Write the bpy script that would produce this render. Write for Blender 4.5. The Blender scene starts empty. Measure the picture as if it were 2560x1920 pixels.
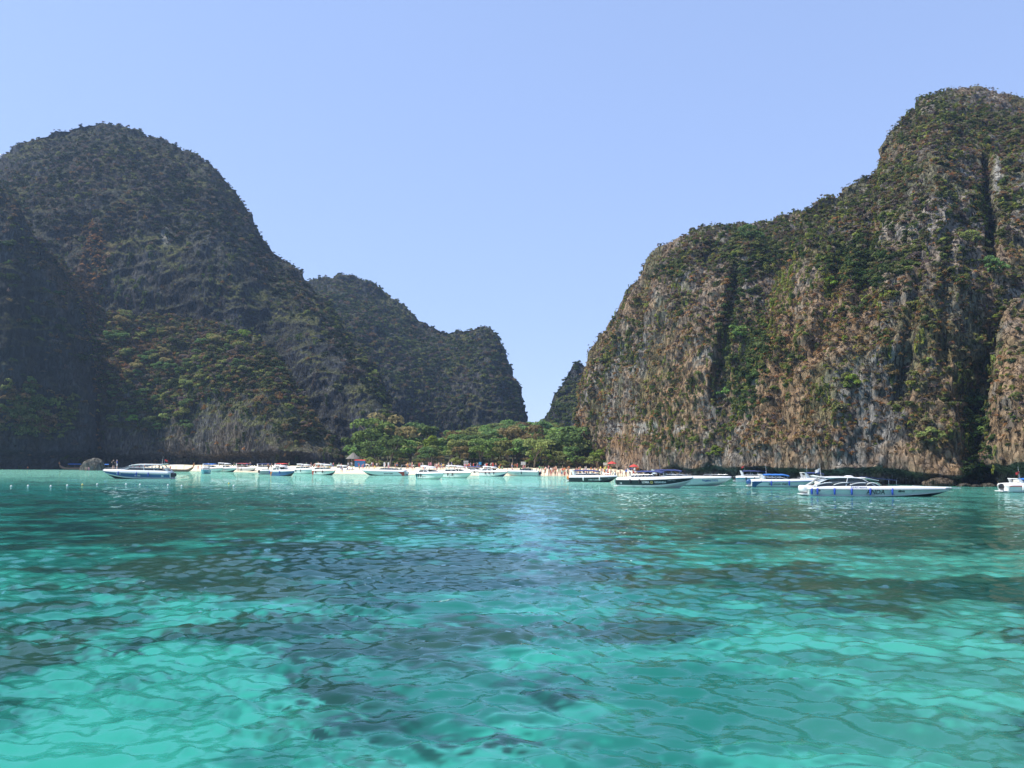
import bpy, bmesh, math, random
import numpy as np
from mathutils import Vector, Matrix

R = math.radians
scene = bpy.context.scene
COL = scene.collection
random.seed(7)
rng = np.random.default_rng(11)

# ------------------------------------------------------------------ camera
F_PX, CX, CY, HORIZON, CAM_H = 2217.0, 1280.0, 960.0, 1158.0, 3.2
PITCH = math.atan((HORIZON - CY) / F_PX)
cam_data = bpy.data.cameras.new('camera')
cam_data.sensor_width = 36.0
cam_data.lens = 36.0 * F_PX / 2560.0
cam_data.clip_start = 0.1
cam_data.clip_end = 20000
cam = bpy.data.objects.new('camera', cam_data)
COL.objects.link(cam)
cam.location = (0, 0, CAM_H)
ROLL = R(0.4)                            # the photo leans a little: its horizon drops to the right
cam.rotation_euler = (Matrix.Rotation(math.pi / 2 + PITCH, 3, 'X') @ Matrix.Rotation(ROLL, 3, 'Z')).to_euler()
scene.camera = cam

# ------------------------------------------------------------------ sky and sun
SUN_AZ, SUN_EL = R(-95), R(54)          # azimuth from +Y towards +X
world = bpy.data.worlds.new('World')
scene.world = world
world.use_nodes = True
wn = world.node_tree.nodes
wl = world.node_tree.links
wn.clear()
sky = wn.new('ShaderNodeTexSky')
sky.sky_type = 'NISHITA'
sky.sun_disc = False
sky.sun_elevation = SUN_EL
sky.sun_rotation = SUN_AZ
sky.altitude = 0
sky.air_density = 0.8
sky.dust_density = 0.0
sky.ozone_density = 6.0
bg = wn.new('ShaderNodeBackground')
bg.inputs['Strength'].default_value = 0.15
wo = wn.new('ShaderNodeOutputWorld')
tint = wn.new('ShaderNodeVectorMath')      # slight violet cast of the whole sky
tint.operation = 'MULTIPLY'
tint.inputs[1].default_value = (1.85, 2.08, 2.80)
gam = wn.new('ShaderNodeGamma')             # thinner contrast between zenith and horizon
gam.inputs['Gamma'].default_value = 0.36
wl.new(sky.outputs[0], gam.inputs[0])
wl.new(gam.outputs[0], tint.inputs[0])
wl.new(tint.outputs[0], bg.inputs[0])
wl.new(bg.outputs[0], wo.inputs[0])
sun_data = bpy.data.lights.new('sun', 'SUN')
sun_data.energy = 5.0
sun_data.angle = R(0.53)
sun_data.color = (1.0, 0.95, 0.86)
sun = bpy.data.objects.new('sun', sun_data)
COL.objects.link(sun)
sdir = Vector((math.sin(SUN_AZ) * math.cos(SUN_EL), math.cos(SUN_AZ) * math.cos(SUN_EL), math.sin(SUN_EL)))
sun.rotation_euler = sdir.to_track_quat('Z', 'Y').to_euler()
sun.location = (-60, 40, 150)

scene.view_settings.view_transform = 'Standard'
scene.view_settings.look = 'None'
scene.view_settings.exposure = 0.58
scene.view_settings.gamma = 1.0
scene.view_settings.use_curve_mapping = False
cy = scene.cycles
cy.use_denoising = True
try:
    cy.denoiser = 'OPENIMAGEDENOISE'
except Exception:
    pass
cy.max_bounces = 5
cy.diffuse_bounces = 2
cy.glossy_bounces = 2
cy.transmission_bounces = 2
cy.transparent_max_bounces = 4
cy.volume_bounces = 0
cy.caustics_reflective = False
cy.caustics_refractive = False
cy.use_adaptive_sampling = True
cy.adaptive_threshold = 0.02
cy.sample_clamp_indirect = 4.0

# ------------------------------------------------------------------ pixel helpers
CP, SP = math.cos(PITCH), math.sin(PITCH)
CR, SR = math.cos(ROLL), math.sin(ROLL)

def slopes(px, py):
    """pixel -> (X/Y, dZ/Y) direction from the camera"""
    a = (np.asarray(px, float) - CX) / F_PX
    b = (CY - np.asarray(py, float)) / F_PX
    a, b = a * CR - b * SR, a * SR + b * CR
    dy = CP - b * SP
    return a / dy, (SP + b * CP) / dy

def to_px(X, Y, Z):
    """world -> photo pixel"""
    dz = Z - CAM_H
    depth = Y * CP + dz * SP
    up = -Y * SP + dz * CP
    a, b = X / depth, up / depth
    a, b = a * CR + b * SR, -a * SR + b * CR
    return CX + F_PX * a, CY - F_PX * b

def on_water(px, py, z=0.0):
    t, s = slopes(px, py)
    Y = (z - CAM_H) / s
    return Vector((float(t * Y), float(Y), z))

def at_depth(px, py, Y):
    t, s = slopes(px, py)
    return Vector((float(t * Y), float(Y), float(CAM_H + s * Y)))

# ------------------------------------------------------------------ noise (numpy)
def _hash(ix, iy, iz, seed):
    h = (ix.astype(np.uint32) * np.uint32(374761393) + iy.astype(np.uint32) * np.uint32(668265263)
         + iz.astype(np.uint32) * np.uint32(2147483647) + np.uint32(seed * 1274126177 & 0xffffffff))
    h = (h ^ (h >> np.uint32(13))) * np.uint32(1274126177)
    h = (h ^ (h >> np.uint32(16))) * np.uint32(2246822519)
    h = h ^ (h >> np.uint32(15))
    return h.astype(np.float32) * np.float32(1.0 / 4294967295.0)

def vnoise(x, y, z, seed=0):
    xi, yi, zi = np.floor(x), np.floor(y), np.floor(z)
    fx, fy, fz = (x - xi).astype(np.float32), (y - yi).astype(np.float32), (z - zi).astype(np.float32)
    ix, iy, iz = xi.astype(np.int64), yi.astype(np.int64), zi.astype(np.int64)
    fx = fx * fx * (3 - 2 * fx); fy = fy * fy * (3 - 2 * fy); fz = fz * fz * (3 - 2 * fz)
    def c(a, b, d):
        return _hash(ix + a, iy + b, iz + d, seed)
    x00 = c(0, 0, 0) * (1 - fx) + c(1, 0, 0) * fx
    x10 = c(0, 1, 0) * (1 - fx) + c(1, 1, 0) * fx
    x01 = c(0, 0, 1) * (1 - fx) + c(1, 0, 1) * fx
    x11 = c(0, 1, 1) * (1 - fx) + c(1, 1, 1) * fx
    return (x00 * (1 - fy) + x10 * fy) * (1 - fz) + (x01 * (1 - fy) + x11 * fy) * fz

def fbm(x, y, z, octaves=4, seed=0, gain=0.5):
    """about -1..1"""
    tot = 0.0; amp = 1.0; norm = 0.0
    for o in range(octaves):
        tot = tot + amp * (vnoise(x, y, z, seed + o * 17) * 2 - 1)
        norm += amp; amp *= gain
        x, y, z = x * 1.66 - y * 1.22 + 3.1, x * 1.22 + y * 1.66 + 7.7, z * 2.06 + 1.3
    return tot / norm * 1.5

def ridged(x, y, z, octaves=3, seed=0):
    tot = 0.0; amp = 1.0; norm = 0.0
    for o in range(octaves):
        n = 1 - np.abs(vnoise(x, y, z, seed + o * 31) * 2 - 1) * 1.6
        tot = tot + amp * n
        norm += amp; amp *= 0.5
        x, y, z = x * 1.66 - y * 1.22 + 3.1, x * 1.22 + y * 1.66 + 7.7, z * 2.06 + 1.3
    return tot / norm

def smooth(a, b, x):
    t = np.clip((x - a) / (b - a), 0, 1)
    return t * t * (3 - 2 * t)

def lerp(a, b, t):
    return a + (b - a) * t

def mixc(c, col, m):
    return c * (1 - m[:, None]) + np.asarray(col)[None, :] * m[:, None]

# ------------------------------------------------------------------ mesh helpers
def grid_mesh(name, P, smooth_shade=True):
    """P: (rows, cols, 3)"""
    r, c = P.shape[:2]
    me = bpy.data.meshes.new(name)
    me.vertices.add(r * c)
    me.vertices.foreach_set('co', P.reshape(-1).astype(np.float32))
    i = np.arange(r * c).reshape(r, c)
    q = np.stack([i[:-1, :-1], i[:-1, 1:], i[1:, 1:], i[1:, :-1]], -1).reshape(-1, 4)
    n = len(q)
    me.loops.add(n * 4)
    me.loops.foreach_set('vertex_index', q.reshape(-1).astype(np.int32))
    me.polygons.add(n)
    me.polygons.foreach_set('loop_start', np.arange(0, n * 4, 4, dtype=np.int32))
    me.polygons.foreach_set('loop_total', np.full(n, 4, dtype=np.int32))
    me.polygons.foreach_set('use_smooth', np.full(n, smooth_shade, dtype=bool))
    me.update(calc_edges=True)
    return me

def add_color(me, name, rgb):
    a = me.color_attributes.new(name, 'FLOAT_COLOR', 'POINT')
    d = np.ones((len(rgb), 4), np.float32)
    d[:, :3] = rgb
    a.data.foreach_set('color', d.reshape(-1))

def link(name, me, mat=None, parent=None, kind=None, label=None, cat=None, group=None):
    o = bpy.data.objects.new(name, me)
    COL.objects.link(o)
    if mat is not None and me is not None and not me.materials:
        me.materials.append(mat)
    if parent is not None:
        o.parent = parent
    if kind: o['kind'] = kind
    if label: o['label'] = label
    if cat: o['category'] = cat
    if group: o['group'] = group
    return o

# ------------------------------------------------------------------ materials
def new_mat(name):
    m = bpy.data.materials.new(name)
    m.use_nodes = True
    nt = m.node_tree
    nt.nodes.clear()
    out = nt.nodes.new('ShaderNodeOutputMaterial')
    return m, nt, out

MATS = {}
def paint(name, color, rough=0.5, metal=0.0, noise=0.06, scale=3.0, spec=0.5, coat=0.0):
    """plain painted / cloth / plastic surface with a little dirt"""
    if name in MATS:
        return MATS[name]
    m, nt, out = new_mat(name)
    b = nt.nodes.new('ShaderNodeBsdfPrincipled')
    tc = nt.nodes.new('ShaderNodeTexCoord')
    n = nt.nodes.new('ShaderNodeTexNoise')
    n.inputs['Scale'].default_value = scale
    n.inputs['Detail'].default_value = 5
    nt.links.new(tc.outputs['Object'], n.inputs['Vector'])
    mx = nt.nodes.new('ShaderNodeMix'); mx.data_type = 'RGBA'
    c = Vector(color)
    mx.inputs[6].default_value = (*(c * (1 - noise * 2)), 1)
    mx.inputs[7].default_value = (*[min(1, v * (1 + noise)) for v in c], 1)
    nt.links.new(n.outputs['Fac'], mx.inputs[0])
    nt.links.new(mx.outputs[2], b.inputs['Base Color'])
    b.inputs['Roughness'].default_value = rough
    b.inputs['Metallic'].default_value = metal
    b.inputs['Specular IOR Level'].default_value = spec
    b.inputs['Coat Weight'].default_value = coat
    nt.links.new(b.outputs[0], out.inputs[0])
    MATS[name] = m
    return m

def rock_material():
    m, nt, out = new_mat('limestone')
    N, L = nt.nodes, nt.links
    b = N.new('ShaderNodeBsdfPrincipled')
    at = N.new('ShaderNodeAttribute'); at.attribute_name = 'col'
    geo = N.new('ShaderNodeNewGeometry')
    mp = N.new('ShaderNodeMapping'); mp.inputs['Scale'].default_value = (1.1, 1.1, 0.35)
    L.new(geo.outputs['Position'], mp.inputs['Vector'])
    n1 = N.new('ShaderNodeTexNoise'); n1.inputs['Scale'].default_value = 0.9
    n1.inputs['Detail'].default_value = 8; n1.inputs['Roughness'].default_value = 0.7
    L.new(mp.outputs[0], n1.inputs['Vector'])
    mr = N.new('ShaderNodeMapRange')
    mr.inputs['From Min'].default_value = 0.3; mr.inputs['From Max'].default_value = 0.7
    mr.inputs['To Min'].default_value = 0.58; mr.inputs['To Max'].default_value = 1.5
    L.new(n1.outputs['Fac'], mr.inputs['Value'])
    mul = N.new('ShaderNodeVectorMath'); mul.operation = 'SCALE'
    L.new(at.outputs['Color'], mul.inputs[0]); L.new(mr.outputs[0], mul.inputs['Scale'])
    L.new(mul.outputs[0], b.inputs['Base Color'])
    b.inputs['Roughness'].default_value = 0.95
    b.inputs['Specular IOR Level'].default_value = 0.15
    bp = N.new('ShaderNodeBump'); bp.inputs['Strength'].default_value = 1.0; bp.inputs['Distance'].default_value = 1.6
    L.new(n1.outputs['Fac'], bp.inputs['Height'])
    mp2 = N.new('ShaderNodeMapping'); mp2.inputs['Scale'].default_value = (1.0, 1.0, 0.22)
    L.new(geo.outputs['Position'], mp2.inputs['Vector'])
    vo = N.new('ShaderNodeTexVoronoi'); vo.feature = 'DISTANCE_TO_EDGE'; vo.inputs['Scale'].default_value = 1.0
    wob = N.new('ShaderNodeVectorMath'); wob.operation = 'MULTIPLY_ADD'
    L.new(n1.outputs['Color'], wob.inputs[0]); wob.inputs[1].default_value = (2.2, 2.2, 1.5); L.new(mp2.outputs[0], wob.inputs[2])
    L.new(wob.outputs[0], vo.inputs['Vector'])
    crk = N.new('ShaderNodeMapRange'); crk.inputs['From Max'].default_value = 0.16; crk.inputs['To Min'].default_value = 0.62
    L.new(vo.outputs['Distance'], crk.inputs['Value'])
    mul2 = N.new('ShaderNodeVectorMath'); mul2.operation = 'SCALE'
    L.new(mul.outputs[0], mul2.inputs[0]); L.new(crk.outputs[0], mul2.inputs['Scale'])
    L.new(mul2.outputs[0], b.inputs['Base Color'])
    bp2 = N.new('ShaderNodeBump'); bp2.inputs['Strength'].default_value = 1.0; bp2.inputs['Distance'].default_value = 0.9
    L.new(crk.outputs[0], bp2.inputs['Height']); L.new(bp.outputs[0], bp2.inputs['Normal'])
    L.new(bp2.outputs[0], b.inputs['Normal'])
    L.new(b.outputs[0], out.inputs[0])
    return m
ROCK = rock_material()

# ------------------------------------------------------------------ mountains
def skyline(pts):
    p = np.array(pts, float)
    t, s = slopes(p[:, 0], p[:, 1])
    o = np.argsort(t, kind='stable')
    return t[o], s[o]

def px_curve(pts):
    """(px, value) at horizon height -> function of t"""
    p = np.array(pts, float)
    t, _ = slopes(p[:, 0], np.full(len(p), HORIZON))
    return lambda x: np.interp(x, t, p[:, 1])

def blob(px, py, cx, cy_, rx, ry, soft=0.6):
    d = np.sqrt(((px - cx) / rx) ** 2 + ((py - cy_) / ry) ** 2)
    return 1 - smooth(1 - soft, 1 + soft * 0.4, d)

CLIFFS = {}
def mountain(name, sky_pts, base, depth, prof, cell, amp, notch=0.0, notch_h=6.0, back=70.0, z0=-2.0,
             seed=1, flute=1.0, label='', paint_fn=None, gullies=(), micro=1.0):
    ts, ss = skyline(sky_pts)
    fb, fd = px_curve(base), px_curve(depth)
    wpx = (ts[-1] - ts[0]) * F_PX
    nc = int(wpx / cell)
    t = np.linspace(ts[0], ts[-1], nc)
    s = np.interp(t, ts, ss)
    Yb, D = fb(t), fd(t)
    Yc = Yb + D
    zc = np.maximum(CAM_H + s * Yc, 0.5)
    hpx = (s.max() + 0.02) * F_PX
    nv = int(hpx / cell)
    v = np.linspace(0, 1, nv) ** 0.97
    pv = np.interp(v, [a for a, _ in prof], [b for _, b in prof])
    # soften the profile corners
    k = max(3, nv // 14)
    pv = np.convolve(np.pad(pv, k, mode='edge'), np.ones(2 * k + 1) / (2 * k + 1), mode='valid')
    pv = (pv - pv[0]) / (pv[-1] - pv[0])
    Y = Yb[None, :] + D[None, :] * pv[:, None]
    Z = z0 + (zc - z0)[None, :] * v[:, None]
    # rows behind the crest
    nb = 14
    w = np.linspace(0, 1, nb + 1)[1:]
    Yk = Yc[None, :] + back * w[:, None]
    Zk = (zc[None, :] - (zc - z0)[None, :] * (w[:, None] ** 1.7))
    Y = np.concatenate([Y, Yk]); Z = np.concatenate([Z, Zk])
    X = t[None, :] * Y
    P = np.stack([X, Y, Z], -1)
    du = np.gradient(P, axis=1); dv = np.gradient(P, axis=0)
    Nn = np.cross(du, dv)
    Nn /= np.linalg.norm(Nn, axis=-1, keepdims=True) + 1e-9
    if Nn[:nv, :, 1].mean() > 0:
        Nn = -Nn
    x, y, z = X, Y, Z
    # outcrops: sharpen ridged noise into vertical flutes and craggy blocks
    wx = x + 5 * fbm(x / 30, y / 30, z / 40, 2, seed + 90)
    wz = z + 6 * fbm(x / 25, y / 25, z / 25, 2, seed + 91)
    big = fbm(wx / 46, y / 46, wz / 90, 3, seed) * 6.0
    mid = ridged(wx / 17, y / 17, wz / 52, 3, seed + 3) * 3.2
    flu = ridged(wx / 5.2, y / 5.2, wz / 21, 3, seed + 5) * 1.7 * flute
    crag = fbm(x / 4.4, y / 4.4, z / 6.5, 3, seed + 7) * 1.6
    fine = fbm(x / 1.5, y / 1.5, z / 1.9, 2, seed + 9) * 1.15
    led = (np.abs(((wz + 2.2 * fbm(x / 12, y / 12, z / 9, 2, seed + 13)) / 7.5) % 1.0 - 0.5) * 2) ** 2 * 1.0
    d = amp * (big + mid + micro * (flu + crag + fine) + led - 2.2)
    if notch > 0:
        zz = z + 0.9 * fbm(x / 7, y / 7, z / 9, 3, seed + 21) + 0.6 * fbm(x / 20, y / 20, z * 0, 2, seed + 22)
        cut = 1 - smooth(notch_h * 0.72, notch_h * 1.08, zz)
        d = d - notch * cut * (1 + 0.5 * ridged(x / 4.5, y / 4.5, z / 3.0, 3, seed + 23)) + cut * 0.9 * fbm(x / 1.5, y / 1.5, z / 1.5, 2, seed + 24)
    gx, gy = to_px(X, np.maximum(Y, 5), Z)
    for (x0, y0, x1, y1, wd, dp) in gullies:
        k = np.clip(((gx - x0) * (x1 - x0) + (gy - y0) * (y1 - y0)) / ((x1 - x0) ** 2 + (y1 - y0) ** 2), 0, 1)
        dist = np.hypot(gx - x0 - k * (x1 - x0), gy - y0 - k * (y1 - y0)) + 10 * fbm(x / 8, y / 8, z / 12, 2, seed + 61)
        d = d - dp * (1 - smooth(0.25, 1.0, dist / wd))
    fade = np.ones(P.shape[0]); fade[nv:] = 0.8
    P = P + Nn * (d * fade[:, None])[..., None]
    me = grid_mesh(name, P)
    # geometry data for colouring and planting
    flat = P.reshape(-1, 3)
    du = np.gradient(P, axis=1); dv = np.gradient(P, axis=0)
    Nf = np.cross(du, dv); A = np.linalg.norm(Nf, axis=-1)
    Nf = Nf / (A[..., None] + 1e-9)
    if Nf[:nv, :, 1].mean() > 0:
        Nf = -Nf
    conv = (mid + flu + crag + fine).reshape(-1)
    info = dict(P=flat, N=Nf.reshape(-1, 3), A=A.reshape(-1), conv=conv, rows=nv, nc=nc,
                v=np.concatenate([np.repeat(v, nc), np.full(nb * nc, 1.0)]), seed=seed,
                front=np.concatenate([np.ones(nv * nc), np.zeros(nb * nc)]))
    px, py = to_px(flat[:, 0], np.maximum(flat[:, 1], 5), flat[:, 2])
    info['px'], info['py'] = px, py
    rgb = paint_fn(info)
    add_color(me, 'col', np.clip(rgb, 0.005, 0.8))
    me.materials.append(ROCK)
    o = link(name, me, None, None, 'structure', label, 'cliff')
    CLIFFS[label] = info
    return info

GREY_D, GREY_M, GREY_L = (0.092, 0.091, 0.092), (0.20, 0.195, 0.19), (0.40, 0.38, 0.345)
PALE = (0.46, 0.44, 0.40)
TAN, ORANGE, BROWN = (0.30, 0.215, 0.135), (0.31, 0.165, 0.075), (0.12, 0.088, 0.062)
OLIVE, GREEN = (0.115, 0.120, 0.045), (0.045, 0.075, 0.025)

def rock_base(i, dark=0.5, warm=0.3):
    P = i['P']; x, y, z = P.T
    s = i['seed']
    n1 = fbm(x / 14, y / 14, z / 26, 4, s + 41)
    n2 = fbm(x / 3.2, y / 3.2, z / 9, 3, s + 43)
    streak = fbm(x / 1.7, y / 1.7, z / 24, 3, s + 45)
    c = np.tile(np.array(GREY_M), (len(P), 1))
    c = mixc(c, GREY_D, smooth(-0.5, 0.6, n1 + dark - 0.5))
    c = mixc(c, GREY_L, 0.75 * smooth(0.1, 0.8, streak + 0.4 * n2 - dark * 0.5))
    c *= (0.72 + 0.5 * smooth(-0.5, 0.5, fbm(x / 0.9, y / 0.9, z / 20, 3, s + 49)))[:, None]
    c = mixc(c, TAN, warm * smooth(0.0, 0.7, fbm(x / 9, y / 9, z / 14, 3, s + 47)))
    c = mixc(c, BROWN, 0.5 * smooth(0.1, 0.7, n2))
    c *= (0.9 + 0.16 * np.clip(i['conv'] / 3, -1, 1))[:, None]  # relief shading put into the colour: hollows darker, bulges lighter
    return c

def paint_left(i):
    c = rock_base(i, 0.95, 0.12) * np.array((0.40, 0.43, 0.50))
    x, y, z = i['P'].T
    up = smooth(0.25, 0.65, i['N'][:, 2])
    g = smooth(-0.1, 0.5, fbm(x / 12, y / 12, z / 12, 4, 301))
    c = mixc(c, OLIVE, np.clip(up * (0.3 + 0.7 * g), 0, 1))
    px, py = i['px'], i['py']
    # orange scar and dry slope beside the near cliff
    scar = blob(px, py, 235, 640, 55, 110) + blob(px, py, 165, 690, 60, 90)
    c = mixc(c, ORANGE, np.clip(scar, 0, 1) * 0.35 * smooth(-0.2, 0.4, fbm(x / 5, y / 5, z / 8, 3, 303)))
    c = mixc(c, PALE, blob(px, py, 415, 590, 14, 26) * 0.6)
    return c

def paint_knoll(i):
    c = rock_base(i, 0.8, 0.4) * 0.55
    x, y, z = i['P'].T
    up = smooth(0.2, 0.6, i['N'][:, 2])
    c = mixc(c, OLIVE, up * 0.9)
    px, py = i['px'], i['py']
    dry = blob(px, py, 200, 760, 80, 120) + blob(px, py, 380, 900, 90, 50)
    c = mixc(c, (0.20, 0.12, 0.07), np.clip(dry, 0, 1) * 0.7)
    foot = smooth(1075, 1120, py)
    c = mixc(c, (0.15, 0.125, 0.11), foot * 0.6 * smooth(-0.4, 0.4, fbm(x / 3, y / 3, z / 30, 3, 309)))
    return c

def paint_right(i):
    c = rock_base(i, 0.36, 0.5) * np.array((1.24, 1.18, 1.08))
    P = i['P']; x, y, z = P.T
    px, py = i['px'], i['py']
    low = smooth(520, 900, py)
    n = fbm(x / 3.6, y / 3.6, z / 5, 4, 401)
    n2 = fbm(x / 13, y / 13, z / 18, 3, 403)
    up = smooth(-0.05, 0.5, i['N'][:, 2])
    dry = smooth(0.0, 0.45, n * 0.8 + n2 * 0.6 + up * 0.45 + low * 0.25 - 0.28)
    c = mixc(c, TAN, dry * 0.75 * (0.35 + 0.65 * low))
    dr2 = smooth(0.15, 0.5, fbm(x / 2.2, y / 2.2, z / 2.6, 3, 405) + 0.5 * n2 + up * 0.3 + low * 0.2 - 0.25)
    c = mixc(c, (0.27, 0.165, 0.09), dr2 * 0.55 * low)
    c = mixc(c, (0.36, 0.235, 0.125), 0.35 * low * smooth(-0.2, 0.5, n2 + 0.4 * n))
    och = blob(px, py, 1580, 1125, 150, 45) * smooth(-0.4, 0.3, n)
    c = mixc(c, (0.30, 0.19, 0.105), och * 0.7)
    g = smooth(0.1, 0.5, fbm(x / 8, y / 8, z / 22, 4, 407) + (1 - low) * 0.35 - 0.1)
    c = mixc(c, OLIVE, g * 0.6 * smooth(5.0, 9.0, z))
    # pale bare band
    band = blob(px, py, 1610, 1070, 130, 17, 0.5) * smooth(-0.3, 0.2, fbm(x / 3, y / 3, z / 14, 3, 411))
    c = mixc(c, PALE, np.clip(band, 0, 1) * 0.75)
    c = mixc(c, PALE, blob(px, py, 2495, 440, 14, 60) * 0.7)
    c = mixc(c, (0.42, 0.31, 0.20), blob(px, py, 2192, 1178, 17, 16, 0.25) * 0.9)
    # bare undercut foot, tan dripstone
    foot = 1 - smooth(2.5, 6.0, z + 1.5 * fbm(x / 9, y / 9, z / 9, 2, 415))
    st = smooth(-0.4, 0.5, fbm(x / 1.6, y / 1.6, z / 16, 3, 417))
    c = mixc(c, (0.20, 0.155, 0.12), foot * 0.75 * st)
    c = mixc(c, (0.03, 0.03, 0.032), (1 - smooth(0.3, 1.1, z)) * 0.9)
    return c

# skylines are pixels of the photograph
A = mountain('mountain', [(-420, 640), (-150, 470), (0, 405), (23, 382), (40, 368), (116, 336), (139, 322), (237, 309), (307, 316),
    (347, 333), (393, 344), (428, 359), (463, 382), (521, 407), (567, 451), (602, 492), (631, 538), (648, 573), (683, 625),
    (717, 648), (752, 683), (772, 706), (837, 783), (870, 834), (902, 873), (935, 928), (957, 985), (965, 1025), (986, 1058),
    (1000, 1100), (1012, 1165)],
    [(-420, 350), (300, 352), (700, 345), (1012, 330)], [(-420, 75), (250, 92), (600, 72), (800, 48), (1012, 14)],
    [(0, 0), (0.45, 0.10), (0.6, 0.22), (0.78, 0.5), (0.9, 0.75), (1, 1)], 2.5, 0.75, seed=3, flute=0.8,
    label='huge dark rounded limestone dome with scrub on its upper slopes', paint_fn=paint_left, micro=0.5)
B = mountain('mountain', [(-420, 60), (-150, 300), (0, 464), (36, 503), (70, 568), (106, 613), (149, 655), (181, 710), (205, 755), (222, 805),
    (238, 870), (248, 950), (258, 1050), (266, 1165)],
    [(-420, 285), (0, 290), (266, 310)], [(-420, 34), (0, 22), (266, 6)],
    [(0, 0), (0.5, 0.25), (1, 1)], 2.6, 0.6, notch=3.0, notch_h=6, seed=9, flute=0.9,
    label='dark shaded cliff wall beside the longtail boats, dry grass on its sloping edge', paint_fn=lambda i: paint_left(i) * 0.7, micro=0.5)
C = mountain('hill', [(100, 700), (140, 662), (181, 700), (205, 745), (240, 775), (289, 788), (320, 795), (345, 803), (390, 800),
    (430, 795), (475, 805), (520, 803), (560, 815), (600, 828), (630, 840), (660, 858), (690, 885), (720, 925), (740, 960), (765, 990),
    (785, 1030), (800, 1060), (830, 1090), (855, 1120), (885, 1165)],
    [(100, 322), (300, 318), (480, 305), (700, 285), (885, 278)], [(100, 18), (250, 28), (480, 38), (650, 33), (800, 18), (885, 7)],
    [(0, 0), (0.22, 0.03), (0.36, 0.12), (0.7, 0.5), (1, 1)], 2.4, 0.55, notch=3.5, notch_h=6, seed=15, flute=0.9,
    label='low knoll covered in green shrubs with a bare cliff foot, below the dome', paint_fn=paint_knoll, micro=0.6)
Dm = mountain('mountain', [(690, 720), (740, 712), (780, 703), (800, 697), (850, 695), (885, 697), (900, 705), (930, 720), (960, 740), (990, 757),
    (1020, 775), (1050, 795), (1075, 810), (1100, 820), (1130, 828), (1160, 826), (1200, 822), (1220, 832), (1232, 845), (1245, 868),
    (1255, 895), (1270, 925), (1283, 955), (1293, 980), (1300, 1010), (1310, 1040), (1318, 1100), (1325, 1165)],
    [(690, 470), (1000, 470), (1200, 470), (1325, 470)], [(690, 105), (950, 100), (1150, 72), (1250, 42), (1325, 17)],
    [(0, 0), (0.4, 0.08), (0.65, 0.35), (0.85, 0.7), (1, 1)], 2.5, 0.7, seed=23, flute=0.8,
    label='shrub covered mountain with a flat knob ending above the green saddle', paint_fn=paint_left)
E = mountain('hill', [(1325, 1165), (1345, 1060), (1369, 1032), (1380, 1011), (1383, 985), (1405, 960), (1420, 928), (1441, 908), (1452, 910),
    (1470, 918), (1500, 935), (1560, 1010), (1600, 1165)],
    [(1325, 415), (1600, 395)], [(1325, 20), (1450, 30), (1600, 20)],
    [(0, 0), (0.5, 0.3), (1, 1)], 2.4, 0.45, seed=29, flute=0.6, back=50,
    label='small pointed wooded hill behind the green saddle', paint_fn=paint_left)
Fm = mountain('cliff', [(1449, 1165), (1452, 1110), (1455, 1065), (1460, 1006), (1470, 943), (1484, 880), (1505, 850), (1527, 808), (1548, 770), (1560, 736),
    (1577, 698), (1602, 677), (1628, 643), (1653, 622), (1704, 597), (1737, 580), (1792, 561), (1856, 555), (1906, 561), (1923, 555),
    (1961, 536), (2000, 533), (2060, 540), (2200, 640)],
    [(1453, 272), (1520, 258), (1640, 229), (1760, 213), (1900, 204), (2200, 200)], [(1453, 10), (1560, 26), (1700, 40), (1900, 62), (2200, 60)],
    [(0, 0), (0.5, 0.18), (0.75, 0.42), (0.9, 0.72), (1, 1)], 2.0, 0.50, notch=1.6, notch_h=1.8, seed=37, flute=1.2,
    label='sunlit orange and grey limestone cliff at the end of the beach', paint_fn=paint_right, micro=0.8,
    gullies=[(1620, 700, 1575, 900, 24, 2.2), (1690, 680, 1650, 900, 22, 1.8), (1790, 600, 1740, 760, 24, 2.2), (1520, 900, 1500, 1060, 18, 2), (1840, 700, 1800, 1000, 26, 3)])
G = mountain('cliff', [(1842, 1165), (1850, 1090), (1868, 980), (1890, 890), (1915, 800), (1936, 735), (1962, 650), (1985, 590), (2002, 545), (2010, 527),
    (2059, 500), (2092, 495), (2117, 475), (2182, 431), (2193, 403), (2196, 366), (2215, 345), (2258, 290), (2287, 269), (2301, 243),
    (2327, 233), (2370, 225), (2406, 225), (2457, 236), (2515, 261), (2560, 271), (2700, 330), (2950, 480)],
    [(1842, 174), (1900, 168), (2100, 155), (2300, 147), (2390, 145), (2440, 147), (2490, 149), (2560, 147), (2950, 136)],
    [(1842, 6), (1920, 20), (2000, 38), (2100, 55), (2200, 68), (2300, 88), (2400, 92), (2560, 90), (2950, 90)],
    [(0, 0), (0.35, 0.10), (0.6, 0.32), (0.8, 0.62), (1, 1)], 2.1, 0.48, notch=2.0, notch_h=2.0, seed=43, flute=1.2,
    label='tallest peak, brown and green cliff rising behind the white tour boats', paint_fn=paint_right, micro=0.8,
    gullies=[(2478, 380, 2486, 680, 18, 3.5), (2456, 920, 2464, 1090, 20, 2.5), (2290, 700, 2250, 1000, 26, 1.6), (2110, 620, 2040, 900, 34, 2.2), (2180, 560, 2150, 760, 30, 1.8), (2380, 560, 2360, 900, 26, 1.5), (1985, 800, 1950, 1050, 26, 1.6)])
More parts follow.
